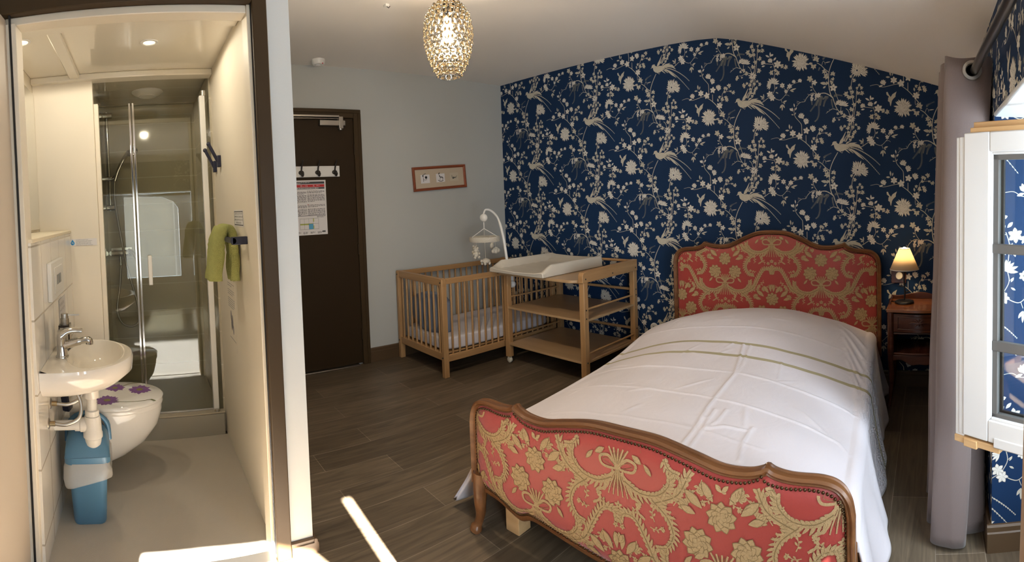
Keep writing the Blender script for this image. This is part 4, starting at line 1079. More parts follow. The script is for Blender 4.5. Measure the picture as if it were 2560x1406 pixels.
# ------------------------------------------------------------------ night table and lamp
NX0, NX1, NY0, NY1 = 3.505, 3.885, -.335, -.025
ns = thing('nightstand', (3.695, -.18, 0), 'dark red mahogany night table between bed and mauve curtain', 'night table')
def nb(mb, name, mat='mahogany', bevel=.003, **k):
    mb.v = [(x - 3.695, y + .18, z) for x, y, z in mb.v]; return mb.build(name, mat, ns, bevel=bevel, **k)
b = MB(); fp = [(NX0 - .008, NY1)] + [(NX0 - .008 + (NX1 - NX0 + .016) * k / 14, NY0 - .008 - .022 * sin(pi * k / 14) ** 1.5) for k in range(15)] + [(NX1 + .008, NY1)]
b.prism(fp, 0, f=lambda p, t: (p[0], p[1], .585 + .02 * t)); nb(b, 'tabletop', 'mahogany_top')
b = MB(); gl = [(NX0, .605)] + [(NX0 + (NX1 - NX0) * k / 20, .632 + .012 * abs(sin(pi * k / 20)) ** 2 - .006 * sin(3 * pi * k / 20)) for k in range(21)] + [(NX1, .605)]
b.prism(gl, 0, f=lambda p, t: (p[0], NY1 - .012 + .012 * t, p[1])); b.box(NX0, NY0 + .12, .604, NX0 + .012, NY1, .628); b.box(NX1 - .012, NY0 + .12, .604, NX1, NY1, .628); nb(b, 'gallery')
for x in (NX0, NX1 - .034):
    for y in (NY0, NY1 - .034):
        b = MB(); sx = -1 if x == NX0 else 1; sy = -1 if y == NY0 else 1; c = (x + .017, y + .017)
        pts = smooth_path([(c[0], c[1], .586), (c[0], c[1], .32), (c[0] - sx * .004, c[1] - sy * .004, .16), (c[0] + sx * .004, c[1] + sy * .004, .05), (c[0] + sx * .014, c[1] + sy * .014, 0)], 5)
        b.tube(pts, [.021, .021, .021, .021, .021, .021, .020, .0195, .019, .018, .017, .016, .015, .014, .013, .0125, .012, .0125, .0135, .015, .016], 8); nb(b, 'leg', bevel=0, smooth=50)
b = MB(); b.box(NX0 + .01, NY0 + .03, .455, NX0 + .022, NY1 - .01, .585); b.box(NX1 - .022, NY0 + .03, .455, NX1 - .01, NY1 - .01, .585); b.box(NX0 + .02, NY1 - .02, .455, NX1 - .02, NY1 - .008, .585)
b.box(NX0 + .02, NY0 + .008, .445, NX1 - .02, NY1 - .01, .457); b.box(NX0 + .01, NY0 + .03, .325, NX0 + .02, NY1 - .01, .45); b.box(NX1 - .02, NY0 + .03, .325, NX1 - .01, NY1 - .01, .45); nb(b, 'case')
b = MB(); fpd = [(NX0 + .034, NY0 + .04)] + [(NX0 + .034 + (NX1 - NX0 - .068) * k / 12, NY0 + .006 - .020 * sin(pi * k / 12) ** 1.5) for k in range(13)] + [(NX1 - .034, NY0 + .04)]
b.prism(fpd, 0, f=lambda p, t: (p[0], p[1], .462 + .112 * t))
ins = [(NX0 + .06 + (NX1 - NX0 - .12) * k / 12, NY0 + .003 - .020 * sin(pi * (.07 + .86 * k / 12)) ** 1.5) for k in range(13)]
for z in (.482, .556): b.tube([(x, y - .001, z) for x, y in ins], .0035, 6)
b.tube([(ins[0][0], ins[0][1], .482), (ins[0][0], ins[0][1], .556)], .0035, 6); b.tube([(ins[-1][0], ins[-1][1], .482), (ins[-1][0], ins[-1][1], .556)], .0035, 6)
dr = nb(b, 'drawer', smooth=35)
b = MB(); cx, cz = (NX0 + NX1) / 2 - 3.695, .523; yy = NY0 - .018 + .18
for a, l in ((0, .06), (180, .06), (35, .035), (145, .035), (-40, .032), (220, .032), (90, .022), (270, .02)):
    c, s = cos(R(a)), sin(R(a)); b.tube([(cx, yy, cz), (cx + l * .6 * c, yy - .004, cz + l * .6 * s + .004), (cx + l * c, yy + .002, cz + l * s)], [.006, .005, .002], 6)
b.build('carved_pull', 'mahogany', dr, smooth=60)
b = MB(); b.prism([(NX0 + .01, NY1 - .01)] + [(NX0 + .01 + (NX1 - NX0 - .02) * k / 10, NY0 + .012 - .016 * sin(pi * k / 10)) for k in range(11)] + [(NX1 - .01, NY1 - .01)], 0, f=lambda p, t: (p[0], p[1], .318 + .014 * t)); nb(b, 'shelf')
b = MB(); ap = [(NX0 + .03, .318)] + [(NX0 + .03 + (NX1 - NX0 - .06) * k / 20, .272 + .018 * cos(2 * pi * k / 20) - .006 * cos(6 * pi * k / 20)) for k in range(21)] + [(NX1 - .03, .318)]
b.prism(ap, 0, f=lambda p, t: (p[0], NY0 + .004 + .014 * t, p[1])); nb(b, 'apron')

lamp = thing('table_lamp', (3.598, -.165, .605), 'small lit bedside lamp with white cone shade on the night table', 'lamp')
b = MB(); b.lathe([(.001, 0), (.060, 0), (.062, .005), (.060, .012), (.052, .016), (.02, .019), (.001, .020)], 32); b.build('base', 'black', lamp, smooth=50)
b = MB(); b.tube(smooth_path([(0, 0, .018), (.002, 0, .08), (-.002, 0, .15), (0, 0, .205)], 6), .0055, 10)
for z, a in ((.06, .5), (.10, 3.4), (.13, 1.9), (.165, 5.0)):
    c, s = cos(a), sin(a); b.add([(0, 0, z), (.02 * c - .012 * s, .02 * s + .012 * c, z + .014), (.045 * c, .045 * s, z + .012), (.02 * c + .012 * s, .02 * s - .012 * c, z + .014)], [(0, 1, 2, 3)])
b.lathe([(.012, .195), (.016, .20), (.016, .25), (.012, .255)], 14); b.build('stem', 'black', lamp, smooth=50)
b = MB(); b.lathe([(.092, .217), (.034, .352)], 40, cap=False); b.build('shade', 'shade', lamp, smooth=60, solid=.0012)
for q in ([(.0925, .217), (.0925, .221)], [(.0345, .349), (.0345, .353)]): b = MB(); b.lathe(q, 40, cap=False); b.build('shade_trim', 'white_plastic', lamp, solid=.002)
b = MB(); b.sphere((0, 0, .300), .022, 12, s=(1, 1, 1.4)); b.sphere((0, 0, .345), .016, 10); b.build('bulb', 'lampbulb_emit', lamp, smooth=60)
b = MB(); b.tube(smooth_path([(-.055, .01, .008), (-.085, .04, .003), (-.10, .07, .01), (-.105, .10, -.06), (-.11, .13, -.25), (-.11, .14, -.5)], 6), .003, 6); b.build('cord', 'black', lamp, smooth=60)
ld = bpy.data.lights.new('bedside_lamp_light', 'POINT'); ld.energy = 2.4; ld.color = (1.0, .70, .38); ld.shadow_soft_size = .03
lo = bpy.data.objects.new('bedside_lamp_light', ld); COL.objects.link(lo); lo.parent = lamp; lo.location = (0, 0, .31)
# ------------------------------------------------------------------ washroom fittings
YT = -3.745                                      # face of the tiled box
XD = BX - .10                                    # inner face of the door wall
# wash basin
BC = (1.615, YT, .735)
wb = thing('washbasin', BC, 'small white oval washbasin on the tiled washroom wall', 'washbasin')
def oval(u, a=.275, d=.335):                     # half oval seen from above, flat at the wall
    th = pi * u; return (-a * cos(th) * (1.0 - .06 * sin(th)), .001 + (d + .011) * max(0, sin(th)) ** .72)
b = MB(); n = 36
rings = []
for sc, z, dd in ((1.0, 0.0, 0), (1.012, -.012, 0), (1.0, -.06, 0), (.86, -.100, .0), (.55, -.135, .0), (.22, -.150, .0)):
    rings.append([(x * sc, y * sc + .0, z) for x, y in [oval(k / n) for k in range(n + 1)]])
k = n + 1; vs = [p for r in rings for p in r]; fs = [(i * k + j, i * k + j + 1, (i + 1) * k + j + 1, (i + 1) * k + j) for i in range(len(rings) - 1) for j in range(n)]
fs.append(tuple(range((len(rings) - 1) * k, len(rings) * k)))
fs += [(i * k, (i + 1) * k, (i + 1) * k + n, i * k + n) for i in range(len(rings) - 1)]
b.add(vs, fs, 0)
# rim, deck and hollow
def inner(u, s): 
    a = 2 * pi * u; return (.218 * s * cos(a), .190 + (.122 * s) * sin(a))
m_ = 48; bowl = []
for s, z in ((1.0, 0.001), (.97, -.012), (.90, -.045), (.70, -.085), (.40, -.105), (.10, -.110)):
    bowl.append([(*inner(j / m_, s), z) for j in range(m_)])
vs = [p for r in bowl for p in r]; b.add(vs, [(i * m_ + j, i * m_ + (j + 1) % m_, (i + 1) * m_ + (j + 1) % m_, (i + 1) * m_ + j) for i in range(len(bowl) - 1) for j in range(m_)] + [tuple((len(bowl) - 1) * m_ + j for j in range(m_))], 1)
# deck between outer oval and bowl
outer = []
for j in range(m_):
    a = 2 * pi * j / m_
    x, y = cos(a), sin(a)
    # ray from bowl centre to outer outline
    best = None
    ol_ = [oval(q / 80) for q in range(81)] + [oval(0)]
    cx, cy = 0, .190
    for q in range(81):
        p0 = ol_[q]; p1 = ol_[(q + 1)] ; ex, ey = p1[0] - p0[0], p1[1] - p0[1]; den = x * ey - y * ex
        if abs(den) < 1e-9: continue
        t = ((p0[0] - cx) * ey - (p0[1] - cy) * ex) / den; uu = ((p0[0] - cx) * y - (p0[1] - cy) * x) / den
        if t > 0 and -1e-6 <= uu <= 1 + 1e-6 and (best is None or t < best): best = t
    best = best or .2
    outer.append((cx + best * x, cy + best * y, 0.0))
mid = [((o_[0] * .25 + i_[0] * .75), (o_[1] * .25 + i_[1] * .75), .004) for o_, i_ in zip(outer, bowl[0])]
vs = outer + mid + bowl[0]; b.add(vs, [(r * m_ + j, r * m_ + (j + 1) % m_, (r + 1) * m_ + (j + 1) % m_, (r + 1) * m_ + j) for r in range(2) for j in range(m_)], 1)
b.build('bowl', ['porcelain', 'basin_inner'], wb, smooth=50)
b = MB(); b.lathe([(.001, .0), (.022, 0), (.024, .004), (.018, .006)], 20, M4=Matrix.Translation((0, .19, -.112))); b.build('drain_fitting', 'dark_metal', wb); b = MB(); b.lathe([(.001, 0), (.0075, 0)], 14, M4=Matrix.Translation((0, .094, -.040)) @ Matrix.Rotation(R(60), 4, 'X') @ Matrix.Diagonal((1, 1.6, 1, 1))); b.build('overflow_hole', 'dark_metal', wb)
b = MB(); b.lathe([(.034, -.150), (.034, -.185), (.030, -.190), (.030, -.150)], 20, c=(0, .165, 0)); b.build('outlet_collar', 'porcelain', wb, smooth=40)
# mixer tap
tp = thing('basin_tap', (1.672, YT + .058, .738), 'chrome lever tap standing on the washbasin', 'tap')
b = MB(); b.tube(smooth_path([(0, 0, 0), (0, 0, .03), (0, -.002, .07), (0, .002, .098), (0, .008, .112)], 5), [.026, .0255, .0245, .024, .023, .0225, .022, .0215, .021, .021, .0215, .0215, .022, .022, .0225, .022, .021, .020, .017, .012, .008], 16)
b.tube(smooth_path([(0, .01, .055), (0, .045, .066), (0, .080, .076), (0, .108, .080), (0, .116, .072), (0, .116, .060)], 5), [.019] * 10 + [.0165] * 10 + [.0155] * 6, 14)
b.lathe([(.028, 0), (.028, .006), (.025, .010)], 20); b.build('body', 'chrome', tp, smooth=60)
b = MB(); b.tube(smooth_path([(0, -.004, .106), (0, .02, .122), (0, .05, .128), (0, .088, .124)], 6), [.019, .0185, .018, .0165, .0155, .0145, .0135, .013, .0125, .012, .0115, .011, .0105, .010, .0095, .009, .009, .0085, .008], 12, flat=1.5); b.build('lever', 'chrome', tp, smooth=60)
tp.scale = (1.08, 1.0, .88)
# soap pump
sp = thing('soap_dispenser', (1.53, YT + .052, .741), 'dark brown soap pump bottle behind the basin tap', 'soap dispenser')
b = MB(); b.box(-.034, -.024, 0, .034, .024, .105, 0); b.box(-.022, .0242, .02, .030, .0246, .095, 1); b.box(.0342, -.018, .02, .0346, .018, .095, 1); b.build('bottle', ['soap', 'soap_label'], sp, bevel=.006)
b = MB(); b.lathe([(.020, .104), (.020, .130), (.016, .132), (.016, .150), (.0155, .152), (.001, .152)], 18); b.bar((0, 0, .146), (-.008, .066, .144), .007, .006); b.build('pump', 'steel', sp, smooth=40)
# waste trap and supply hoses
dt = thing('drain_trap', (1.615, YT, .60), 'white plastic bottle trap and waste pipe below the washbasin', 'drain trap')
b = MB(); cy = .165
b.lathe([(.026, .0), (.026, -.022)], 18, c=(0, cy, -.014), mat=1)
b.lathe([(.022, -.03), (.022, -.105), (.030, -.108), (.031, -.130), (.026, -.133)], 20, c=(0, cy, 0))
b.lathe([(.033, -.132), (.037, -.15), (.039, -.20), (.042, -.205), (.042, -.222), (.037, -.226), (.034, -.252), (.020, -.268), (.001, -.270)], 22, c=(0, cy, 0))
Mr = Matrix.Translation((0, cy, -.172)) @ Matrix.Rotation(pi / 2, 4, 'X')
b.lathe([(.030, .02), (.030, .05), (.026, .054), (.026, .075)], 18, M4=Mr); b.tube([(0, cy - .05, -.172), (0, .0, -.176)], .021, 18)
b.build('trap_body', ['white_plastic', 'chrome'], dt, smooth=40)
for k, (x, z) in enumerate(((.07, -.055), (.13, -.115))):
    h = MB(); h.lathe([(.022, 0), (.018, .005), (.008, .006)], 16, M4=Matrix.Translation((x, .0, z)) @ Matrix.Rotation(-pi / 2, 4, 'X')); h.tube([(x, .004, z), (x, .028, z)], .010, 6, mat=1)
    h.tube(smooth_path([(x, .028, z), (x - .004, .075, z - .004), (x - .02, .125, z + .02), (x - .04, .13, z + .075), (x - .05, .10, .02)], 8), .0075, 10); h.build('supply_hose', ['steel', 'brass'], dt, smooth=60)['label'] = 'braided steel supply hose'
# toilet
WX, WZ = 1.19, .385
wc = thing('toilet', (WX, YT, 0), 'white wall hung toilet with purple flowers on its lid', 'toilet')
def dring(wd, ln, n=40, y0=0.0):
    pts = [(-wd, y0)]
    pts += [(-wd * cos(pi * k / n), y0 + ln * .40 + ln * .60 * sin(pi * k / n) ** .95) for k in range(n + 1)]
    pts += [(wd, y0)]; return pts
b = MB(); lv = [(.186, .475, WZ - .022), (.186, .475, WZ - .05), (.176, .455, WZ - .12), (.150, .395, WZ - .20), (.122, .310, WZ - .26), (.105, .240, WZ - .295), (.085, .190, WZ - .305)]
L = [[(x, y, z) for x, y in dring(a, l)] for a, l, z in lv]; k = len(L[0])
vs = [p for r in L for p in r]; b.add(vs, [(i * k + j, i * k + (j + 1) % k, (i + 1) * k + (j + 1) % k, (i + 1) * k + j) for i in range(len(L) - 1) for j in range(k)] + [tuple(range(k)), tuple((len(L) - 1) * k + j for j in range(k))]); b.build('bowl', 'porcelain', wc, smooth=50)
b = MB(); L = [[(x, y, z) for x, y in dring(a, l, y0=.03)] for a, l, z in ((.188, .450, WZ - .021), (.190, .453, WZ - .010), (.188, .450, WZ + .001))]; vs = [p for r in L for p in r]
b.add(vs, [(i * k + j, i * k + (j + 1) % k, (i + 1) * k + (j + 1) % k, (i + 1) * k + j) for i in range(2) for j in range(k)] + [tuple(range(k)), tuple(2 * k + j for j in range(k))]); b.build('seat', 'porcelain', wc, smooth=50)
lid = MB(); L = [[(x, y, z) for x, y in dring(a, l, y0=.03)] for a, l, z in ((.190, .453, WZ + .003), (.191, .455, WZ + .014), (.184, .446, WZ + .022), (.10, .30, WZ + .0235))]; vs = [p for r in L for p in r]
lid.add(vs, [(i * k + j, i * k + (j + 1) % k, (i + 1) * k + (j + 1) % k, (i + 1) * k + j) for i in range(3) for j in range(k)] + [tuple(range(k)), tuple(3 * k + j for j in range(k))])
FL = Print()
def daisy(x, y, r, seed):
    rg = random.Random(seed)
    for i in range(16): FL.petal(x, y, i * 22.5 + rg.uniform(-6, 6), r * rg.uniform(.85, 1.1), r * .46, 1, 1, vein=False)
    for i in range(11): FL.petal(x, y, i * 33 + rg.uniform(-6, 6), r * .6, r * .3, 1.6, 1, vein=False)
    FL.poly([(x + r * .28 * cos(a), y + r * .28 * sin(a)) for a in [2 * pi * q / 12 for q in range(12)]], 2.4, 2)
# lid print in centimetres: x to the door (room +x), y out from the wall
daisy(-4.5, -36.5, 6.4, 1); daisy(-8.5, -23.5, 5.6, 2); daisy(-13, -16.0, 5.0, 4); daisy(9.0, -20.5, 6.4, 3)
FL.stem([(10, -22), (12, -29), (11.5, -37), (10, -42)], .45, .45, .8, 3, 5); FL.stem([(10, -42), (12.2, -44.2)], 1.1, .9, .9, 3, 3); FL.stem([(-9, -26), (-14, -31), (-15.5, -36)], .4, .4, .8, 3, 4)
for pts, l, mt in FL.p: lid.add([(x / 100, -y / 100, WZ + .0232 + l * .0004) for x, y in pts], [tuple(range(len(pts)))], mt)
lid.build('lid', ['porcelain', 'purple', 'petal_heart', 'stem_green'], wc, smooth=50, recalc=False)
# swing-top bin
bn = thing('swing_bin', (1.530, -3.615, .004), 'blue swing lid waste bin below the washbasin', 'bin')
def rrect(hx, hy, r, z, n=6):
    out = []
    for cx, cy, a0 in ((hx - r, hy - r, 0), (-hx + r, hy - r, 90), (-hx + r, -hy + r, 180), (hx - r, -hy + r, 270)):
        out += [(cx + r * cos(R(a0 + 90 * q / n)), cy + r * sin(R(a0 + 90 * q / n)), z) for q in range(n + 1)]
    return out
def loft(mb, rings, mat=0, cap0=True, cap1=True):
    k = len(rings[0]); vs = [p for r in rings for p in r]
    fs = [(i * k + j, i * k + (j + 1) % k, (i + 1) * k + (j + 1) % k, (i + 1) * k + j) for i in range(len(rings) - 1) for j in range(k)]
    if cap0: fs.append(tuple(range(k - 1, -1, -1)))
    if cap1: fs.append(tuple((len(rings) - 1) * k + j for j in range(k)))
    mb.add(vs, fs, mat)
b = MB(); loft(b, [rrect(.095, .066, .025, 0), rrect(.100, .070, .028, .01), rrect(.118, .086, .032, .29)]); b.build('body', 'bin_blue', bn, smooth=40)
b = MB(); loft(b, [rrect(.130, .098, .036, .272), rrect(.130, .098, .036, .300)], cap0=False, cap1=False)
# arched hood: front quarter dome rising to a bow that frames the flap
dome = []
for i in range(13):
    x = .128 - .256 * i / 12
    h = .105 * sin(pi * min(1, max(0, (i + .0) / 12))) ** .55 if 0 < i < 12 else 0
    dome.append([(x, .096 * cos(pi * q / 16) , .300 + h * (sin(pi * q / 16) ** .7 if 0 < q < 16 else 0)) for q in range(17)])
vs = [p for r in dome for p in r]; fs = []
for i in range(12):
    for q in range(16):
        if i < 7 : fs.append((i * 17 + q, i * 17 + q + 1, (i + 1) * 17 + q + 1, (i + 1) * 17 + q))
b.add(vs, fs, 0)
bow = [(-.03 - .08 * 0, .096 * cos(pi * q / 16), .302 + .125 * (sin(pi * q / 16) ** .6 if 0 < q < 16 else 0)) for q in range(17)]
b.tube([(x - .012, y, z) for x, y, z in bow], .011, 8)
b.tube([(x - .085, y, .302 + (z - .302) * .72) for x, y, z in bow], .009, 8); b.build('lid', 'bin_blue', bn, smooth=50)
b = MB(); fl = []
for i in range(7):
    t = i / 6; fl.append([(-.030 - .09 * t, .086 * cos(pi * q / 16), .302 + (.112 - .04 * t - .03 * sin(pi * t)) * (sin(pi * q / 16) ** .6 if 0 < q < 16 else 0)) for q in range(17)])
vs = [p for r in fl for p in r]; b.add(vs, [(i * 17 + q, i * 17 + q + 1, (i + 1) * 17 + q + 1, (i + 1) * 17 + q) for i in range(6) for q in range(16)]); b.build('flap', 'grey_plastic', bn, smooth=60)
b = MB(); rings = []
for z, s in ((.276, 1.03), (.255, 1.08), (.225, 1.10), (.195, 1.09), (.185, 1.07)):
    ring = rrect(.126 * s, .093 * s, .036 * s, z); ring = [(x + .004 * sin(9 * atan2(y, x) + z * 60), y + .004 * cos(11 * atan2(y, x) + z * 50), zz + (.022 * sin(2.2 * atan2(y, x) + .6) if z < .23 else 0)) for x, y, zz in ring]; rings.append(ring)
loft(b, rings, cap0=False, cap1=False)
o = b.build('bin_liner', 'liner', None, smooth=60); o.location = bn.location; tag(o, 'translucent white bin liner folded over the rim of the blue bin', 'bin liner')
bn.rotation_euler = (0, 0, R(4)); o.rotation_euler = (0, 0, R(4))

# flush plate, notices on the tiles
fp = thing('flush_plate', (1.46, YT, 1.045), 'cream dual flush plate on the white tiles', 'flush plate')
b = MB(); b.box(-.17, 0, -.085, .17, .020, .085); b.build('plate', 'white_plastic', fp, bevel=.004)
b = MB(); b.box(-.105, .0201, -.058, .105, .0235, .058); b.build('button_frame', 'white_plastic', fp, bevel=.002)
for x in (-.030, .030): b = MB(); b.box(x - .022, .0236, -.022, x + .022, .0262, .022); b.build('button', 'grey_plastic', fp, bevel=.002)
def sheet(name, origin, ex, ez, w, h, label, cat, mat='paper', border=False, nrm=None):
    """paper stuck on a wall: returns the thing and a placing function (cm-free, metres from lower left)"""
    o_ = Vector(origin); ex, ez = Vector(ex), Vector(ez); nv = nrm or ex.cross(ez).normalized()
    t = thing(name, origin, label, cat)
    f = lambda x, y, l=.0012: tuple(ex * x + ez * y + nv * l)
    m = MB(); m.add([f(0, 0, 0.0002), f(w, 0, .0002), f(w, h, .0002), f(0, h, .0002), f(0, 0, .001), f(w, 0, .001), f(w, h, .001), f(0, h, .001)], [(4, 5, 6, 7), (0, 3, 2, 1), (0, 1, 5, 4), (1, 2, 6, 5), (2, 3, 7, 6), (3, 0, 4, 7)])
    m.build('paper_sheet', mat, t, smooth=0)
    if border:
        m = MB(); e = .004
        for x0, y0, x1, y1 in ((.006, .006, w - .006, .006 + e), (.006, h - .006 - e, w - .006, h - .006), (.006, .006, .006 + e, h - .006), (w - .006 - e, .006, w - .006, h - .006)): m.add([f(x0, y0), f(x1, y0), f(x1, y1), f(x0, y1)], [(0, 1, 2, 3)])
        m.build('border', 'ink', t, smooth=0)
    return t, f
def rect(m, f, x0, y0, x1, y1, mat=0, l=.0012): m.add([f(x0, y0, l), f(x1, y0, l), f(x1, y1, l), f(x0, y1, l)], [(0, 1, 2, 3)], mat)
def lines(m, f, x0, x1, y, n, dy, hh, seed, mat=0):
    """rows of tiny illegible word strokes"""
    rg = random.Random(seed)
    for i in range(n):
        x = x0; end = x1 if i < n - 1 else x0 + (x1 - x0) * rg.uniform(.4, .9)
        while x < end:
            wd = min(rg.uniform(.006, .022), end - x); rect(m, f, x, y - i * dy, x + wd, y - i * dy + hh, mat); x += wd + .004
t, f = sheet('toilet_notice', (1.36, YT + .001, .775), (-1, 0, 0), (0, 0, 1), .19, .15, 'white paper notice on the tiles under the flush plate', 'notice', nrm=Vector((0, 1, 0)))
m = MB(); text_mb('NE RIEN JETER', .020, lambda x, y: f(.015 + x, .115 + y), mb=m); text_mb('DANS LES TOILETTES', .016, lambda x, y: f(.012 + x, .088 + y), mb=m); text_mb('MERCI D\'UTILISER', .017, lambda x, y: f(.015 + x, .045 + y), mb=m); text_mb('LA POUBELLE', .017, lambda x, y: f(.03 + x, .018 + y), mb=m); m.build('lettering', 'ink_soft', t, smooth=0)
t, f = sheet('water_notice', (.8515, -3.752, 1.158), (0, 1, 0), (0, 0, 1), .162, .040, 'small white label with a blue drop on the shower panel', 'notice')
m = MB(); dp = [(.020 + .0115 * cos(a), .0155 + .0115 * sin(a)) for a in [R(150 + 240 * q / 20) for q in range(21)]] + [(.020, .037)]
m.add([f(*q) for q in dp], [tuple(range(len(dp)))], 0); rect(m, f, .0145, .0155, .024, .0185, 1, .0016); rect(m, f, .0215, .012, .024, .0155, 1, .0016); rect(m, f, .018, .0185, .0205, .021, 1, .0016)
m.build('drop_symbol', ['blue_ink', 'paper'], t, smooth=0)
m = MB(); text_mb('Le chauffe-eau est loin, l\'eau\nchaude arrive jusqu\'a cette douche en\nune vingtaine de secondes environ.\nMerci de ne pas laisser couler l\'eau\ninutilement avant de prendre votre\ndouche. Pensons aux pas, economisons.', .0062, lambda x, y: f(.040 + x, .0325 + y), mb=m); m.build('lettering', 'ink', t, smooth=0)
YR = -2.882
t, f = sheet('linen_notice', (1.372, YR, 1.245), (1, 0, 0), (0, 0, 1), .212, .078, 'small framed linen notice above the green towel', 'notice', border=True, nrm=Vector((0, -1, 0)))
m = MB(); text_mb('QUAND VOUS QUITTEZ VOTRE\nCHAMBRE, MERCI DE BIEN VOULOIR\nLAISSER LE LINGE MOUILLE AU SOL,\nDANS LA SALLE D\'EAU', .0120, lambda x, y: f(.106 + x, .056 + y), mb=m, align='CENTER', ls=1.15); m.build('lettering', 'ink', t, smooth=0)
t, f = sheet('shower_notice', (1.07, YR, .600), (1, 0, 0), (0, 0, 1), .225, .36, 'pale paper notice with a sketch under the green towel', 'notice', mat='bath_panel', nrm=Vector((0, -1, 0)))
m = MB(); lines(m, f, .02, .20, .335, 2, .012, .004, 3); lines(m, f, .02, .20, .300, 3, .011, .004, 4); lines(m, f, .02, .20, .255, 5, .011, .004, 5, 0)
m.build('print', 'ink_soft', t, smooth=0)
m = MB(); 
for x, y, a, c in ((.09, .165, .018, .03), (.12, .14, .022, .035), (.10, .12, .018, .03), (.14, .10, .015, .025)): m.add([f(x + a * cos(q * pi / 8), y + c * sin(q * pi / 8)) for q in range(16)], [tuple(range(16))])
rect(m, f, .04, .045, .20, .049); m.build('sketch', 'ink_soft', t, smooth=0)

# hooks, towel bar, towel
for k, (x, z, lab) in enumerate(((1.05, 1.595, 'dark navy robe hook on the washroom wall, nearer of the pair'), (.90, 1.580, 'dark navy robe hook beside the shower, farther of the pair'))):
    h = thing('robe_hook', (x, YR, z), lab, 'hook', 'robe hooks')
    b = MB(); b.box(-.018, -.020, -.032, .018, 0, .032); b.build('base', 'navy_metal', h, bevel=.003)
    b = MB(); b.bar((0, -.014, -.004), (0, -.062, .095), .022, .016, up=(0, 1, 0)); b.sphere((0, -.062, .095), .0125, 8); b.build('peg', 'navy_metal', h, bevel=.003, smooth=50)
tbz = 1.190
h = thing('towel_bar', (1.60, YR, tbz), 'dark navy towel bar on the washroom wall', 'towel bar')
b = MB(); b.box(.015, -.066, -.017, .050, 0, .017); b.build('bracket', 'navy_metal', h, bevel=.002); b = MB(); b.box(-.365, -.066, -.017, -.335, 0, .017); b.build('bracket', 'navy_metal', h, bevel=.002)
b = MB(); b.tube([(.050, -.062, 0), (-.365, -.062, 0)], .013, 14); b.build('bar', 'navy_metal', h, smooth=50)
def make_towel():
    m = MB(); path = [(-.122, -.190), (-.118, -.14), (-.108, -.07), (-.098, -.01), (-.082, .034), (-.060, .046), (-.038, .030), (-.031, -.02), (-.029, -.08), (-.028, -.14), (-.028, -.195)]
    pts = smooth_path([(a, c, 0) for a, c in path], 5); k = len(pts)
    def fr(i):
        d = (pts[min(i + 1, k - 1)] - pts[max(i - 1, 0)]).normalized(); return d
    rows = []
    nx = 12; th = .060; x0, x1 = 1.355, 1.50
    for i, p in enumerate(pts):
        d = fr(i); n2 = Vector((-d.y, d.x)); ring = []
        wv = 1.0 + .05 * sin(i * .6)
        for side in (1, -1):
            for q in range(nx + 1):
                u = q / nx if side == 1 else 1 - q / nx
                e = th * (1.05 if i < k * .42 else (.75 if i < k * .55 else .70)) * (1 if 0 < u < 1 else .6) * side * .5 + .003 * sin(u * 14 + i * .5)
                band = -.003 * side if (abs(i - 12) < 1 or abs(i - 14) < 1 or abs(i - k + 12) < 1) else 0
                # front half narrows where it is folded
                xc = (x0 + x1) / 2; xx = xc + (x0 + (x1 - x0) * u - xc) * wv
                ring.append((xx, min(YR - .002, YR + p.x + n2.x * (e + band)), tbz + p.y + n2.y * (e + band)))
        rows.append(ring)
    loft(m, rows); o = m.build('hand_towel', 'towel', None, smooth=70); tag(o, 'folded light green towel hung over the dark washroom bar', 'towel')
make_towel()

# mirror and ceiling fittings
b = MB(); b.box(.875, -3.928, 1.265, XD - .02, -3.918, 2.06); o = b.build('wall_mirror', 'mirror', None, smooth=0); tag(o, 'large frameless mirror above the cream ledge', 'mirror')
for x, y, lab in ((1.355, -3.250, 'round recessed spotlight in the middle of the washroom ceiling'), (1.50, -3.835, 'round recessed spotlight near the mirror at the far left')):
    s = thing('recessed_spotlight', (x, y, 2.15), lab, 'spotlight', 'recessed spotlights')
    b = MB(); b.lathe([(.043, .0), (.043, -.004), (.036, -.007), (.029, -.004), (.027, .01)], 32, cap=False); b.build('trim_ring', 'white_plastic', s, smooth=50)
    b = MB(); b.lathe([(.0275, -.0015), (.001, -.0030)], 28); b.build('lens', 'spot_emit', s, smooth=50)
    d = bpy.data.lights.new('spotlight_beam', 'SPOT'); d.energy = 7.2; d.color = (1.0, .89, .70); d.spot_size = R(178); d.spot_blend = .12; d.shadow_soft_size = .03
    l = bpy.data.objects.new('spotlight_beam', d); COL.objects.link(l); l.parent = s; l.location = (0, 0, -.012)
v = thing('extractor_vent', (.42, -3.245, 2.142), 'round white extractor vent over the shower', 'vent')
b = MB(); b.lathe([(.105, .0), (.105, -.006), (.085, -.022), (.055, -.030), (.055, -.036), (.001, -.038)], 40); b.build('cover', 'white_plastic', v, smooth=40)
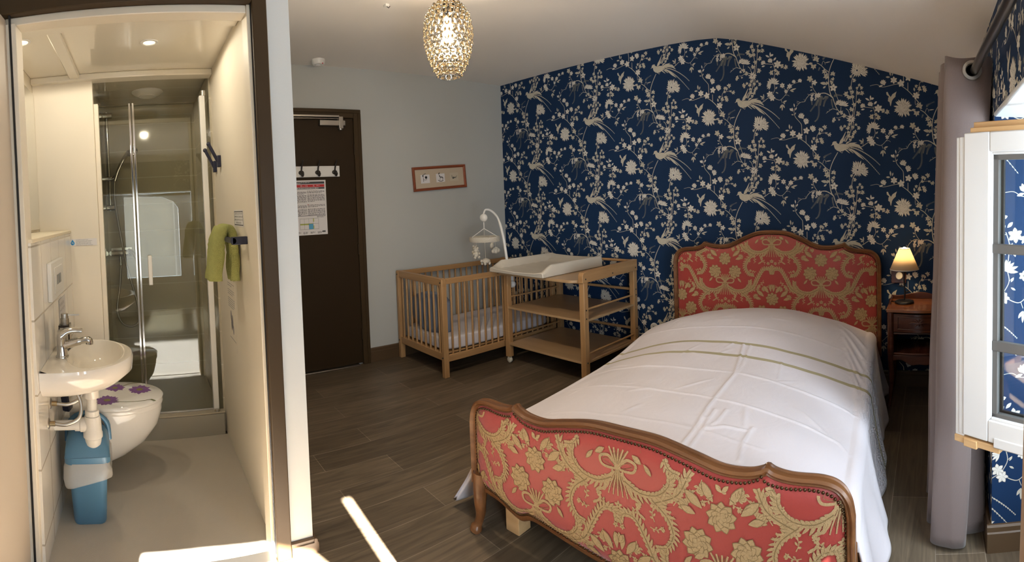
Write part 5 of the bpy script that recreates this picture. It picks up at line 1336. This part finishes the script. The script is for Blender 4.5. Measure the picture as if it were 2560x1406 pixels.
# shower: low ceiling, tray, screen, fittings
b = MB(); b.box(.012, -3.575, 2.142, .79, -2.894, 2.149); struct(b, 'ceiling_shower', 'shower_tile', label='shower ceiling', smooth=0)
tr = thing('shower_tray', (.42, -3.245, 0), 'raised beige shower tray behind the glass screen', 'shower tray')
b = MB(); b.box(-.405, -.328, .0, .385, .351, .085); b.box(.385, -.328, 0, .432, .351, .132)
M['tray'] = plain('tray_resin', (.34, .31, .25), .35); M['tray_top'] = plain('tray_top', (.46, .40, .30), .4)
b.build('tray', 'tray', tr, bevel=.006)
b = MB(); b.box(.383, -.3285, .132, .434, .3515, .138); b.build('threshold_cap', 'tray_top', tr, bevel=.002)
sc_ = thing('shower_screen', (.80, -3.25, .138), 'clear glass shower screen with folding door and white handle', 'shower screen')
def gb(mb, name, mat, **k): mb.v = [(x - .80, y + 3.25, z - .138) for x, y, z in mb.v]; return mb.build(name, mat, sc_, **k)
b = MB(); b.box(.797, -3.547, .145, .801, -3.372, 1.978); gb(b, 'fixed_pane', 'shower_glass', smooth=0)
b = MB(); b.box(.797, -3.345, .145, .801, -2.955, 1.978); gb(b, 'door_pane', 'shower_glass', smooth=0)
for y in (-3.372, -3.352): b = MB(); b.box(.788, y, .139, .806, y + .013, 1.985); gb(b, 'hinge_bar', 'chrome', bevel=.002)
b = MB(); b.box(.780, -2.955, .139, .828, -2.922, 2.01); gb(b, 'wall_profile', 'white_plastic', bevel=.003)
b = MB(); b.lathe([(.016, 0), (.016, .03)], 14, c=(.815, -2.930, 2.01)); gb(b, 'pivot', 'chrome', smooth=40)
b = MB(); b.lathe([(.018, 0), (.018, .014)], 14, c=(.832, -2.936, .139)); gb(b, 'pivot', 'chrome', smooth=40)
b = MB(); b.box(.802, -3.300, .905, .826, -3.276, 1.080); gb(b, 'handle', 'white_plastic', bevel=.004)
b = MB(); b.box(.794, -3.345, .1385, .806, -2.955, .148); gb(b, 'drip_rail', 'steel', smooth=0)
ss = thing('shower_set', (.012, -3.50, 1.05), 'chrome shower rail with hand shower, hose and mixer behind the glass', 'shower set')
def sb(mb, name, mat='chrome', **k): mb.v = [(x - .012, y + 3.50, z - 1.05) for x, y, z in mb.v]; return mb.build(name, mat, ss, **k)
b = MB(); b.tube([(.065, -3.545, 1.36), (.065, -3.545, 2.09)], .011, 14)
for z in (1.385, 2.065): b.tube([(.012, -3.545, z), (.075, -3.545, z)], .016, 14); b.tube([(.065, -3.572, z), (.065, -3.505, z)], .0235, 16)
sb(b, 'riser_rail', smooth=50)
b = MB(); b.tube([(.065, -3.575, 1.60), (.065, -3.49, 1.60)], .019, 14); b.tube([(.065, -3.52, 1.60), (.105, -3.50, 1.61)], .013, 12); sb(b, 'slider', smooth=50)
b = MB(); b.tube(smooth_path([(.105, -3.502, 1.58), (.13, -3.47, 1.66), (.16, -3.425, 1.735), (.185, -3.385, 1.775)], 6), [.0115, .012, .0125, .013, .0135, .014, .0145, .0145, .0145, .0145, .0145, .0145, .015, .016, .017, .018, .019, .020, .020], 14)
b.lathe([(.016, .02), (.038, .008), (.042, -.004), (.040, -.010), (.001, -.012)], 24, M4=Matrix.Translation((.20, -3.365, 1.775)) @ Matrix.Rotation(R(35), 4, 'X') @ Matrix.Rotation(R(40), 4, 'Y')); sb(b, 'hand_shower', smooth=50)
b = MB(); b.box(.012, -3.555, 1.060, .060, -3.405, 1.085); b.tube([(.055, -3.555, 1.045), (.055, -3.400, 1.045)], .024, 18); b.tube([(.012, -3.555, 1.045), (.055, -3.555, 1.045)], .018, 14); b.tube([(.055, -3.49, 1.02), (.055, -3.49, .955)], .012, 12); sb(b, 'mixer_body', smooth=45)
b = MB(); b.tube(smooth_path([(.065, -3.42, 1.055), (.10, -3.395, 1.040), (.125, -3.375, 1.00), (.13, -3.368, .955)], 6), [.020, .0195, .019, .018, .017, .016, .015, .014, .013, .012, .0115, .011, .0105, .010, .0095, .009, .0085, .008, .007], 12, flat=1.3); sb(b, 'mixer_lever', smooth=60)
b = MB(); hs = smooth_path([(.055, -3.49, .955), (.075, -3.505, .80), (.10, -3.53, .64), (.12, -3.50, .545), (.13, -3.43, .515), (.13, -3.375, .56), (.12, -3.385, .70), (.10, -3.445, .95), (.095, -3.49, 1.25), (.10, -3.51, 1.45), (.105, -3.505, 1.58)], 8); b.tube(hs, .0085, 10); sb(b, 'hose', 'steel', smooth=60)

rh = thing('toilet_roll_holder', (1.47, YT, .535), 'dark blue holder bracket on the tiles behind the basin pipes', 'holder')
b = MB(); b.box(-.022, 0, -.03, .022, .028, .03); b.build('bracket', 'navy_metal', rh, bevel=.003)
b = MB(); b.bar((0, .02, .0), (-.02, .03, -.11), .034, .022); b.bar((-.02, .03, -.105), (-.10, .034, -.115), .026, .022); b.build('arm', 'navy_metal', rh, bevel=.004)
# ------------------------------------------------------------------ entry door
dr2 = MB(); dr2.box(0, -2.52, .012, .016, -1.612, 2.030); dr2 = struct(dr2, 'door_2', 'door_brown', label='flat dark brown entry door', bevel=.002)
b = MB()
for y0, y1, z0, z1 in ((-1.612, -1.548, 0, 2.098), (-2.60, -2.52, 0, 2.098), (-2.52, -1.612, 2.032, 2.098)):
    b.box(0, y0, z0, .030, y1, z1)
b.box(0, -1.575, 0, .036, -1.548, 2.072); b.box(0, -2.60, 2.072, .036, -1.548, 2.102); b.box(0, -1.607, 0, .024, -1.600, 2.04)
b.build('frame', 'brown_paint', dr2, bevel=.003)
for z in (1.775, .955, .25): b = MB(); b.tube([(.022, -1.613, z - .045), (.022, -1.613, z + .045)], .007, 10); b.build('hinge', 'door_brown', dr2, smooth=50)
b = MB(); b.box(.0, -2.52, 0, .05, -1.65, .010); b.build('threshold', 'steel', dr2, bevel=.003)
cl = thing('door_closer', (.016, -1.80, 1.99), 'silver grey door closer with slide rail on top of the entry door', 'door closer')
b = MB(); b.box(0, -.115, -.026, .040, .105, .018); b.build('body', 'steel', cl, bevel=.004)
b = MB(); b.box(.006, .045, -.050, .050, .082, .046); b.lathe([(.014, -.062), (.017, -.05), (.017, -.045)], 16, c=(.028, .064, 0)); b.build('spindle_cap', 'steel', cl, bevel=.003)
b = MB(); b.box(.014, -.62, .040, .046, .050, .056); b.box(.014, -.62, .026, .040, .054, .033); b.build('slide_rail', 'steel', cl, bevel=.002)
rk = thing('coat_rack', (.016, -2.06, 1.60), 'white board with three dark coat hooks on the entry door', 'coat rack')
b = MB(); b.box(0, -.30, -.043, .014, .305, .043); b.box(.014, -.285, -.030, .0155, .290, .030); b.build('board', 'white_plastic', rk, bevel=.003)
for y in (-.165, -.020, .118, .262):
    b = MB(); b.lathe([(.001, .008), (.019, .006), (.022, 0)], 20, M4=Matrix.Translation((.0155, y, -.008)) @ Matrix.Rotation(pi / 2, 4, 'Y') @ Matrix.Diagonal((.85, 1.05, 1, 1)), cap=False)
    b.tube(smooth_path([(.020, y, .0), (.030, y, .03), (.046, y + .002, .062), (.060, y + .002, .080)], 5), [.0065] * 10 + [.005] * 6, 8); b.sphere((.062, y + .002, .083), .0065, 8)
    b.tube(smooth_path([(.018, y, .0), (.030, y, -.026), (.046, y, -.034), (.056, y, -.022)], 5), [.009] * 10 + [.0095] * 6, 8); b.sphere((.057, y, -.020), .0095, 8); b.build('hook', 'dark_metal', rk, smooth=60)
t, f = sheet('safety_notice', (.0165, -2.200, 1.098), (0, 1, 0), (0, 0, 1), .325, .435, 'printed safety notice with red band and floor plan on the entry door', 'notice')
W, H = .325, .435
m = MB(); rect(m, f, .01, H - .030, W - .012, H - .012, 0); rect(m, f, .01, H - .070, W - .012, H - .057, 0)
lines(m, f, .012, .20, H - .085, 0, .01, .003, 1); lines(m, f, .012, .158, H - .094, 3, .0075, .0034, 2); lines(m, f, .166, W - .014, H - .088, 3, .0075, .0034, 3)
lines(m, f, .012, .158, H - .122, 9, .0075, .0034, 4); lines(m, f, .166, W - .014, H - .118, 8, .0075, .0034, 5)
lines(m, f, .012, .158, H - .202, 4, .0075, .0034, 6); lines(m, f, .166, W - .014, H - .198, 3, .0075, .0034, 7)
lines(m, f, .012, .158, H - .232, 7, .0075, .0034, 8); lines(m, f, .166, W - .014, H - .230, 8, .0075, .0034, 9)
rect(m, f, .01, .152, W - .012, .156); lines(m, f, .24, W - .014, .144, 2, .006, .003, 10)
for q in range(4): lines(m, f, .06 + .06 * q, .10 + .06 * q, .022, 3, .006, .003, 11 + q)
rect(m, f, W - .045, .018, W - .018, .030)
x0, y0, x1, y1 = .095, .045, .250, .130
for a, c, d, e in ((x0, y0, x1, y0 + .0015), (x0, y1, x1, y1 + .0015), (x0, y0, x0 + .0015, y1), (x1, y0, x1 + .0015, y1), (x0, .088, x1, .0893), (.131, y0, .1322, y1), (.168, y0, .1692, y1), (.205, y0, .2062, y1)): rect(m, f, a, c, d, e, 0, .0018)
m.build('print', 'ink', t, smooth=0)
m = MB(); rect(m, f, .01, H - .055, W - .012, H - .034, 0); rect(m, f, .166, H - .198, .172, H - .190, 0); m.build('red_band', 'red_ink', t, smooth=0)
m = MB(); text_mb('18', .017, lambda x, y: f(.108 + x, H - .050 + y, .002), mb=m); text_mb('ou', .009, lambda x, y: f(.130 + x, H - .050 + y, .002), mb=m); text_mb('112', .017, lambda x, y: f(.146 + x, H - .050 + y, .002), mb=m); text_mb('FR', .014, lambda x, y: f(.215 + x, H - .050 + y, .002), mb=m)
lines(m, f, .245, .30, H - .045, 1, .006, .003, 21); lines(m, f, .014, .19, H - .020, 2, .007, .003, 22); lines(m, f, .02, .30, H - .066, 1, .006, .005, 23); m.v = [(x + .0006, y, z) for x, y, z in m.v]; m.build('lettering', 'paper', t, smooth=0)
m = MB(); rect(m, f, .096, .080, .205, .092, 0, .0015); rect(m, f, .206, .104, .213, .130, 0, .0015); rect(m, f, .206, .05, .213, .075, 0, .0015); rect(m, f, .1695, .046, .2045, .088, 1, .0016); m.build('floor_plan', ['plan_green', 'plan_blue'], t, smooth=0)

# ------------------------------------------------------------------ picture, detector, ceiling rose
pic = thing('framed_picture', (.004, -.772, 1.537), 'long cherry framed picture with three small toy sketches above the crib', 'picture')
pic.rotation_euler = (R(3.4), 0, 0)
pw, ph = .288, .107
b = MB(); fw = .024
prof = [(0, 0), (0, .016), (.006, .022), (fw * .6, .020), (fw, .010), (fw, 0)]
P4 = [(-pw, -ph), (pw, -ph), (pw, ph), (-pw, ph)]
vs = []
for cx, cz in P4:
    sx, sz = -math.copysign(1, cx), -math.copysign(1, cz); vs += [(h, cx + sx * d, cz + sz * d) for d, h in prof]
b.add(vs, [(i * 6 + j, i * 6 + (j + 1) % 6, ((i + 1) % 4) * 6 + (j + 1) % 6, ((i + 1) % 4) * 6 + j) for i in range(4) for j in range(6)]); b.build('frame', 'cherry', pic, smooth=30)
b = MB(); b.box(0, -pw + fw - .002, -ph + fw - .002, .006, pw - fw + .002, ph - fw + .002); b.build('mat_board', 'mat_board', pic, smooth=0)
pf = lambda x, z, l=.0072: (l, x, z)
for k, (c, mt) in enumerate(((-.160, 'paper'), (.004, 'paper'), (.155, 'mat_sketch'))):
    b = MB(); rect(b, pf, c - .047, -.040, c + .047, .036, 0, .0066); sk = b.build('sketch_sheet', 'paper' if k < 2 else 'mat_board2', pic, smooth=0) if k < 2 else None
    if sk is None:
        M['mat_board2'] = plain('yellowed_sheet', (.55, .49, .38), .8); sk = b.build('sketch_sheet', 'mat_board2', pic, smooth=0)
    d = Print()
    if k == 0: d.stem([(-18, 24), (-18, -4), (-20, -28)], 4, 4); d.stem([(-18, 6), (4, 10), (14, 4)], 3, 3); d.petal(-24, -30, 20, 40, 5, vein=False); d.star(8, -10, 13, 0, 8); d.star(-20, -24, 8, 0, 8)
    elif k == 1:
        d.petal(-18, -24, 60, 22, 10, vein=False); d.stem([(-12, -20), (-2, -4), (14, -4), (24, 4)], 9, 6); d.stem([(-2, 0), (-10, 22)], 4, 3); d.stem([(14, 0), (20, 22)], 4, 3); d.stem([(-26, 18), (-10, 28), (10, 29), (26, 22)], 5, 5); d.stem([(24, 2), (30, 14)], 4, 2)
    else:
        for q in range(5): d.stem([(-26 + q * 6, -14 + q * 4), (-22 + q * 8, 6), (-10 + q * 9, 8 + q)], 2, 2)
        d.stem([(-18, 12), (6, 10), (30, -6)], 4, 3); d.star(-10, 12, 7, 0, 7)
    m = MB(); [m.add([pf(c + x / 900, -y / 900, .0074) for x, y in pts], [tuple(range(len(pts)))]) for pts, l, mt2 in d.p]; m.build('toy_sketch', 'ink', sk, smooth=0)
sd = thing('smoke_detector', (.155, -1.945, 2.45), 'round white smoke detector on the ceiling near the entry door', 'smoke detector')
b = MB(); b.lathe([(.052, 0), (.054, -.008), (.052, -.012), (.050, -.030), (.042, -.040), (.020, -.042), (.018, -.048), (.001, -.049)], 36); b.build('housing', 'white_plastic', sd, smooth=45)
b = MB(); b.sphere((.040, .020, -.036), .005, 7); b.build('warning_light', 'red_ink', sd)
ch = thing('ceiling_socket', (1.261, -1.946, 2.45), 'tiny white connector left on the ceiling at the upper edge', 'ceiling connector')
b = MB(); b.box(-.014, -.012, -.014, .014, .012, 0); b.build('connector_block', 'white_plastic', ch, bevel=.002); b = MB(); b.tube([(0, 0, -.012), (.004, .012, -.020), (.008, .018, -.010)], .002, 6); b.build('wire', 'black', ch)

# ------------------------------------------------------------------ pendant lamp of amber discs
pend = thing('pendant_lamp', (1.90, -1.99, 2.45), 'egg shaped pendant lamp of amber crystal discs hanging from the ceiling', 'pendant lamp')
PZ0, PH_ = -.564, .340                                   # lower edge and height of the shade
def prad(t): return .112 * min(1, (1 - abs((t - .56) / (.56 if t < .56 else .455)) ** 2.35)) ** .5 if 0 < t < 1 else .02
def prad(t):
    ks = [(0, .050), (.05, .056), (.18, .080), (.34, .101), (.50, .112), (.64, .110), (.78, .098), (.88, .078), (.95, .054), (1.0, .022)]
    for (a, r0), (c, r1) in zip(ks, ks[1:]):
        if a <= t <= c: return r0 + (r1 - r0) * (t - a) / (c - a)
    return .02
rows = 13; discs = []
Ls = []; s_ = 0; tt = [i / 400 for i in range(401)]
for i, t in enumerate(tt):
    if i: s_ += hypot(prad(t) - prad(tt[i - 1]), PH_ * (t - tt[i - 1]))
    Ls.append(s_)
view = Vector((3.7585 - 1.90, -3.3371 + 1.99, 0)).normalized()
for r_ in range(rows):
    target = (r_ + .5) / rows * s_; i = min(range(401), key=lambda q: abs(Ls[q] - target)); t = tt[i]; rad = prad(t); z = PZ0 + PH_ * t
    dr_ = (prad(min(1, t + .01)) - prad(max(0, t - .01))) / (.02 * PH_); tilt = atan2(dr_, 1)
    nn = max(5, round(2 * pi * rad / .0290))
    for k in range(nn):
        a = 2 * pi * (k + .5 * (r_ % 2)) / nn; discs.append((Vector((cos(a), sin(a), 0)).dot(view), rad, z, a, tilt, min(.0142, s_ / rows / 2)))
discs.sort(key=lambda q: -q[0])
def disc_mb(m, d):
    _, rad, z, a, tilt, rr = d
    Mx = Matrix.Translation((rad * cos(a), rad * sin(a), z)) @ Matrix.Rotation(a, 4, 'Z') @ Matrix.Rotation(pi / 2 + tilt * -1, 4, 'Y')
    m.lathe([(.001, .0040), (rr * .45, .0034), (rr * .78, .0006), (rr * .78, -.0006), (rr * .45, -.0034), (.001, -.0040)], 14, 0, M4=Mx, cap=False)
    m.lathe([(rr * .84, -.0012), (rr * .97, -.0012), (rr * .97, .0012), (rr * .84, .0012), (rr * .84, -.0012)], 18, 1, M4=Mx, cap=False)
for d in discs[:100]:
    m = MB(); disc_mb(m, d); m.build('crystal_disc', ['crystal', 'chrome'], pend, smooth=50)
m = MB()
for d in discs[100:]: disc_mb(m, d)
m.build('crystal_disc', ['crystal', 'chrome'], pend, smooth=50)['kind'] = 'stuff'
for t in (.0, .985):
    b = MB(); b.lathe([(prad(t) - .002, -.002), (prad(t) + .002, -.002), (prad(t) + .002, .002), (prad(t) - .002, .002), (prad(t) - .002, -.002)], 32, c=(0, 0, PZ0 + PH_ * t), cap=False)
    if t == 0: b.build('lower_ring', 'chrome', pend, smooth=40)
for k in range(4): a = k * pi / 2; b.tube([(0, 0, PZ0 + PH_), (prad(.985) * cos(a), prad(.985) * sin(a), PZ0 + PH_ * .985)], .0018, 6)
b.build('wire_frame', 'chrome', pend, smooth=40)
b = MB(); b.tube([(0, 0, 0), (0, 0, PZ0 + PH_ - .02)], .0028, 8); b.lathe([(.045, 0), (.045, -.02), (.012, -.03)], 24); b.build('cord', 'white_plastic', pend, smooth=50)
b = MB(); b.lathe([(.008, .0), (.019, -.008), (.020, -.060), (.018, -.062)], 18, c=(0, 0, PZ0 + PH_ - .005)); b.build('lamp_holder', 'black', pend, smooth=40)
b = MB(); b.sphere((0, 0, PZ0 + PH_ - .155), .029, 14); b.lathe([(.013, .0), (.014, .03), (.024, -.02)], 14, c=(0, 0, PZ0 + PH_ - .10), cap=False); b.build('bulb', 'bulb_emit', pend, smooth=60)
d = bpy.data.lights.new('pendant_light', 'POINT'); d.energy = 30; d.color = (1.0, .80, .56); d.shadow_soft_size = .035
l = bpy.data.objects.new('pendant_light', d); COL.objects.link(l); l.parent = pend; l.location = (0, 0, PZ0 + PH_ - .205)

# ------------------------------------------------------------------ curtain rod, curtains
RZ = 1.752
rod = thing('curtain_rod', (3.905, -1.45, RZ), 'dark metal curtain rod under the sloping ceiling', 'curtain rod')
b = MB(); b.tube([(0, .25, 0), (.052, -1.45, 0)], .0155, 18); b.build('pole', 'rod', rod, smooth=50)
b = MB(); b.sphere((-.004, .262, 0), .026, 12); b.build('finial', 'rod', rod, smooth=60)
for y in (.18, -1.30): b = MB(); xx = .001 if y > 0 else .048; b.box(xx - .008, y - .010, -.020, xx + .008, y + .010, -.010); b.bar((xx, y, -.014), (.082, y, -.014), .018, .010); b.build('bracket', 'rod', rod, bevel=.002)
cur = thing('curtain', (3.89, -1.45, 0), 'mauve grey eyelet curtain bunched beside the window', 'curtain')
def make_curtain():
    folds = [(3.985, -1.520), (3.955, -1.535), (3.88, -1.540), (3.825, -1.528), (3.812, -1.508), (3.83, -1.488), (3.93, -1.478), (3.975, -1.462), (3.96, -1.442), (3.85, -1.432), (3.800, -1.415), (3.82, -1.392), (3.93, -1.380), (3.975, -1.362), (3.95, -1.340), (3.84, -1.330), (3.795, -1.312), (3.82, -1.290), (3.94, -1.280)]
    pts = smooth_path([(a, c, 0) for a, c in folds], 6); m = MB(); nz = 40
    vs = []
    for j in range(nz):
        t = j / (nz - 1); z = .012 + 1.790 * t; low = 1 - t
        for i, p in enumerate(pts):
            u = i / (len(pts) - 1)
            x = 3.89 + (p.x - 3.89) * (1 + .22 * low) - .030 * low + .004 * sin(7 * z + i * .2) * low
            if i < 14 and p.x > 3.86: x -= .085 * low * (p.x - 3.86) / .125
            y = -1.45 + (p.y + 1.45) * (1 + .5 * low) + .006 * sin(4 * z + 9 * u)
            vs.append((x - 3.89, y + 1.45, z + (.010 * sin(u * 9) * low if j == 0 else 0) + (.006 * sin(u * 40) if j == nz - 1 else 0)))
    n = len(pts); fs = [(j * n + i, j * n + i + 1, (j + 1) * n + i + 1, (j + 1) * n + i) for j in range(nz - 1) for i in range(n - 1)]
    m.add(vs, fs); o = m.build('fabric', 'curtain', cur, smooth=70); md = o.modifiers.new('solid', 'SOLIDIFY'); md.thickness = .004
    for y in (-.094, -.028, .028): 
        g = MB(); ring = [(.020, -.004), (.034, -.004), (.036, 0), (.034, .006), (.024, .008), (.020, .004), (.020, -.004)]
        g.lathe(ring, 32, M4=Matrix.Translation((.017 , y, RZ)) @ Matrix.Rotation(pi / 2, 4, 'X'), cap=False); g.build('eyelet', 'steel', cur, smooth=50)
    h = MB(); h.lathe([(.001, 0), (.0215, 0)], 24, M4=Matrix.Translation((.017, -.0925, RZ)) @ Matrix.Rotation(pi / 2, 4, 'X')); h.build('eyelet_hole', 'black', cur)
make_curtain()

# ------------------------------------------------------------------ window sash, swung into the room
SH, SW = Vector((4.336, -2.086, 0)), .609
sash = bpy.data.objects.new('window_1', None); COL.objects.link(sash); sash.location = SH; sash.rotation_euler = (0, 0, atan2(.366, -.486)); sash['kind'] = 'structure'; sash['label'] = 'white window sash swung open into the room'
ZB, ZT = .535, 1.505
def wbx(name, mat, *boxes, bevel=.004):
    m = MB(); [m.box(*q) for q in boxes]; return m.build(name, mat, sash, bevel=bevel)
wbx('stile', 'sash_white', (SW - .128, -.022, ZB, SW - .035, .022, ZT), (SW - .134, -.018, ZB + .07, SW - .126, .014, ZT - .05))
wbx('stile', 'sash_white', (0, -.022, ZB, .10, .022, ZT))
wbx('lock_rebate', 'sash_white', (SW - .036, -.022, ZB - .008, SW - .004, .016, ZT - .012), (SW - .036, -.022, ZB, SW - .018, .0185, ZT - .012), (SW - .008, -.026, ZB, SW, .006, ZT - .014), bevel=.002)
wbx('top_rail', 'sash_white', (.10, -.022, ZT - .062, SW - .128, .022, ZT), (.10, -.018, ZT - .070, SW - .134, .014, ZT - .06))
wbx('bottom_rail', 'sash_white', (.10, -.022, ZB, SW - .128, .022, ZB + .070), (.10, -.018, ZB + .068, SW - .134, .014, ZB + .078), (0.0, -.022, ZB - .012, SW - .15, .026, ZB + .02))
wbx('raw_wood_edge', 'pine', (0, -.020, ZT - .001, SW - .055, .016, ZT + .016), (0, -.026, ZT + .014, SW - .060, .004, ZT + .034), bevel=.002)
wbx('raw_wood_edge', 'pine', (.44, -.016, ZB - .030, SW - .002, .020, ZB - .008), (.52, -.012, ZB - .036, SW - .04, .024, ZB - .01), bevel=.002)
wbx('glazing_seal', 'seal', (SW - .152, -.012, ZB + .076, SW - .133, .006, ZT - .068), (.10, -.012, ZT - .086, SW - .133, .006, ZT - .069), (.10, -.012, ZB + .076, SW - .133, .006, ZB + .090), bevel=.001)
wbx('glazing_seal', 'black_seal', (SW - .162, -.020, ZB + .088, SW - .151, -.010, ZT - .084), (.10, -.020, ZB + .088, SW - .151, -.010, ZB + .096), bevel=.001)
wbx('glazing_bar', 'seal', (.10, -.008, .824, SW - .133, .010, .856), bevel=.003); wbx('glazing_bar', 'seal', (.10, -.008, 1.130, SW - .133, .010, 1.160), bevel=.003)  # bars look grey from shade; that shade is put into their colour
wbx('glass', 'pane', (.09, -.004, ZB + .07, SW - .15, .000, ZT - .06), bevel=0)
wbx('hinge', 'steel', (-.012, -.012, 1.35, .004, .012, 1.42), (-.012, -.012, .62, .004, .012, .69))

# ------------------------------------------------------------------ wall sockets
so = thing('wall_socket', (1.700, -.002, .272), 'round white wall socket low on the papered wall left of the bed', 'socket')
b = MB(); b.lathe([(.034, 0), (.034, .006), (.030, .010), (.020, .010), (.018, .004), (.001, .004)], 32, M4=Matrix.Rotation(pi / 2, 4, 'X')); b.build('plate', 'white_plastic', so, smooth=40)
b = MB(); [b.box(x - .0025, -.006, -.004, x + .0025, -.0035, .006) for x in (-.006, .006)]; b.build('contact_hole', 'black', so, smooth=0)
so = thing('wall_socket', (3.552, -.002, .752), 'brown wall socket with a white plug beside the lamp shade', 'socket')
b = MB(); b.box(-.050, -.010, -.048, .050, 0, .048); b.build('plate', 'mahogany', so, bevel=.004)
b = MB(); b.lathe([(.024, .008), (.024, .030), (.021, .034), (.001, .034)], 24, c=(0, 0, 0), M4=Matrix.Translation((.004, 0, .004)) @ Matrix.Rotation(pi / 2, 4, 'X')); b.build('plug', 'cream_plastic', so, smooth=40)
so = thing('wall_socket', (3.545, -.002, .215), 'dark wall socket with a grey ring behind the night table', 'socket')
b = MB(); b.box(-.050, -.008, -.048, .050, 0, .055); b.build('plate', 'black', so, bevel=.004)
b = MB(); b.lathe([(.018, .008), (.026, .008), (.026, .013), (.018, .013), (.018, .008)], 28, M4=Matrix.Rotation(pi / 2, 4, 'X'), cap=False); b.build('ring', 'grey_plastic', so, smooth=40)

c2 = thing('curtain', (3.975, -2.38, 0), 'narrow brown beige curtain edge in the lower right corner', 'curtain')
def make_side_curtain():
    m = MB(); nz = 30; ny = 40
    def f(u, v):
        z = .015 + 1.70 * v; lo = 1 - v
        return (-.006 - .030 * lo ** 2.2 - .010 * abs(sin(u * pi * 4)) , .075 - .30 * u, z)
    m.grid(ny, nz, f); o = m.build('fabric', 'curtain2', c2, smooth=70); md = o.modifiers.new('solid', 'SOLIDIFY'); md.thickness = .004
    g = MB(); g.tube([(-.014, .075, 1.715), (-.014, -.225, 1.715)], .006, 8); g.build('hem_tape', 'curtain2', c2, smooth=50)
make_side_curtain()
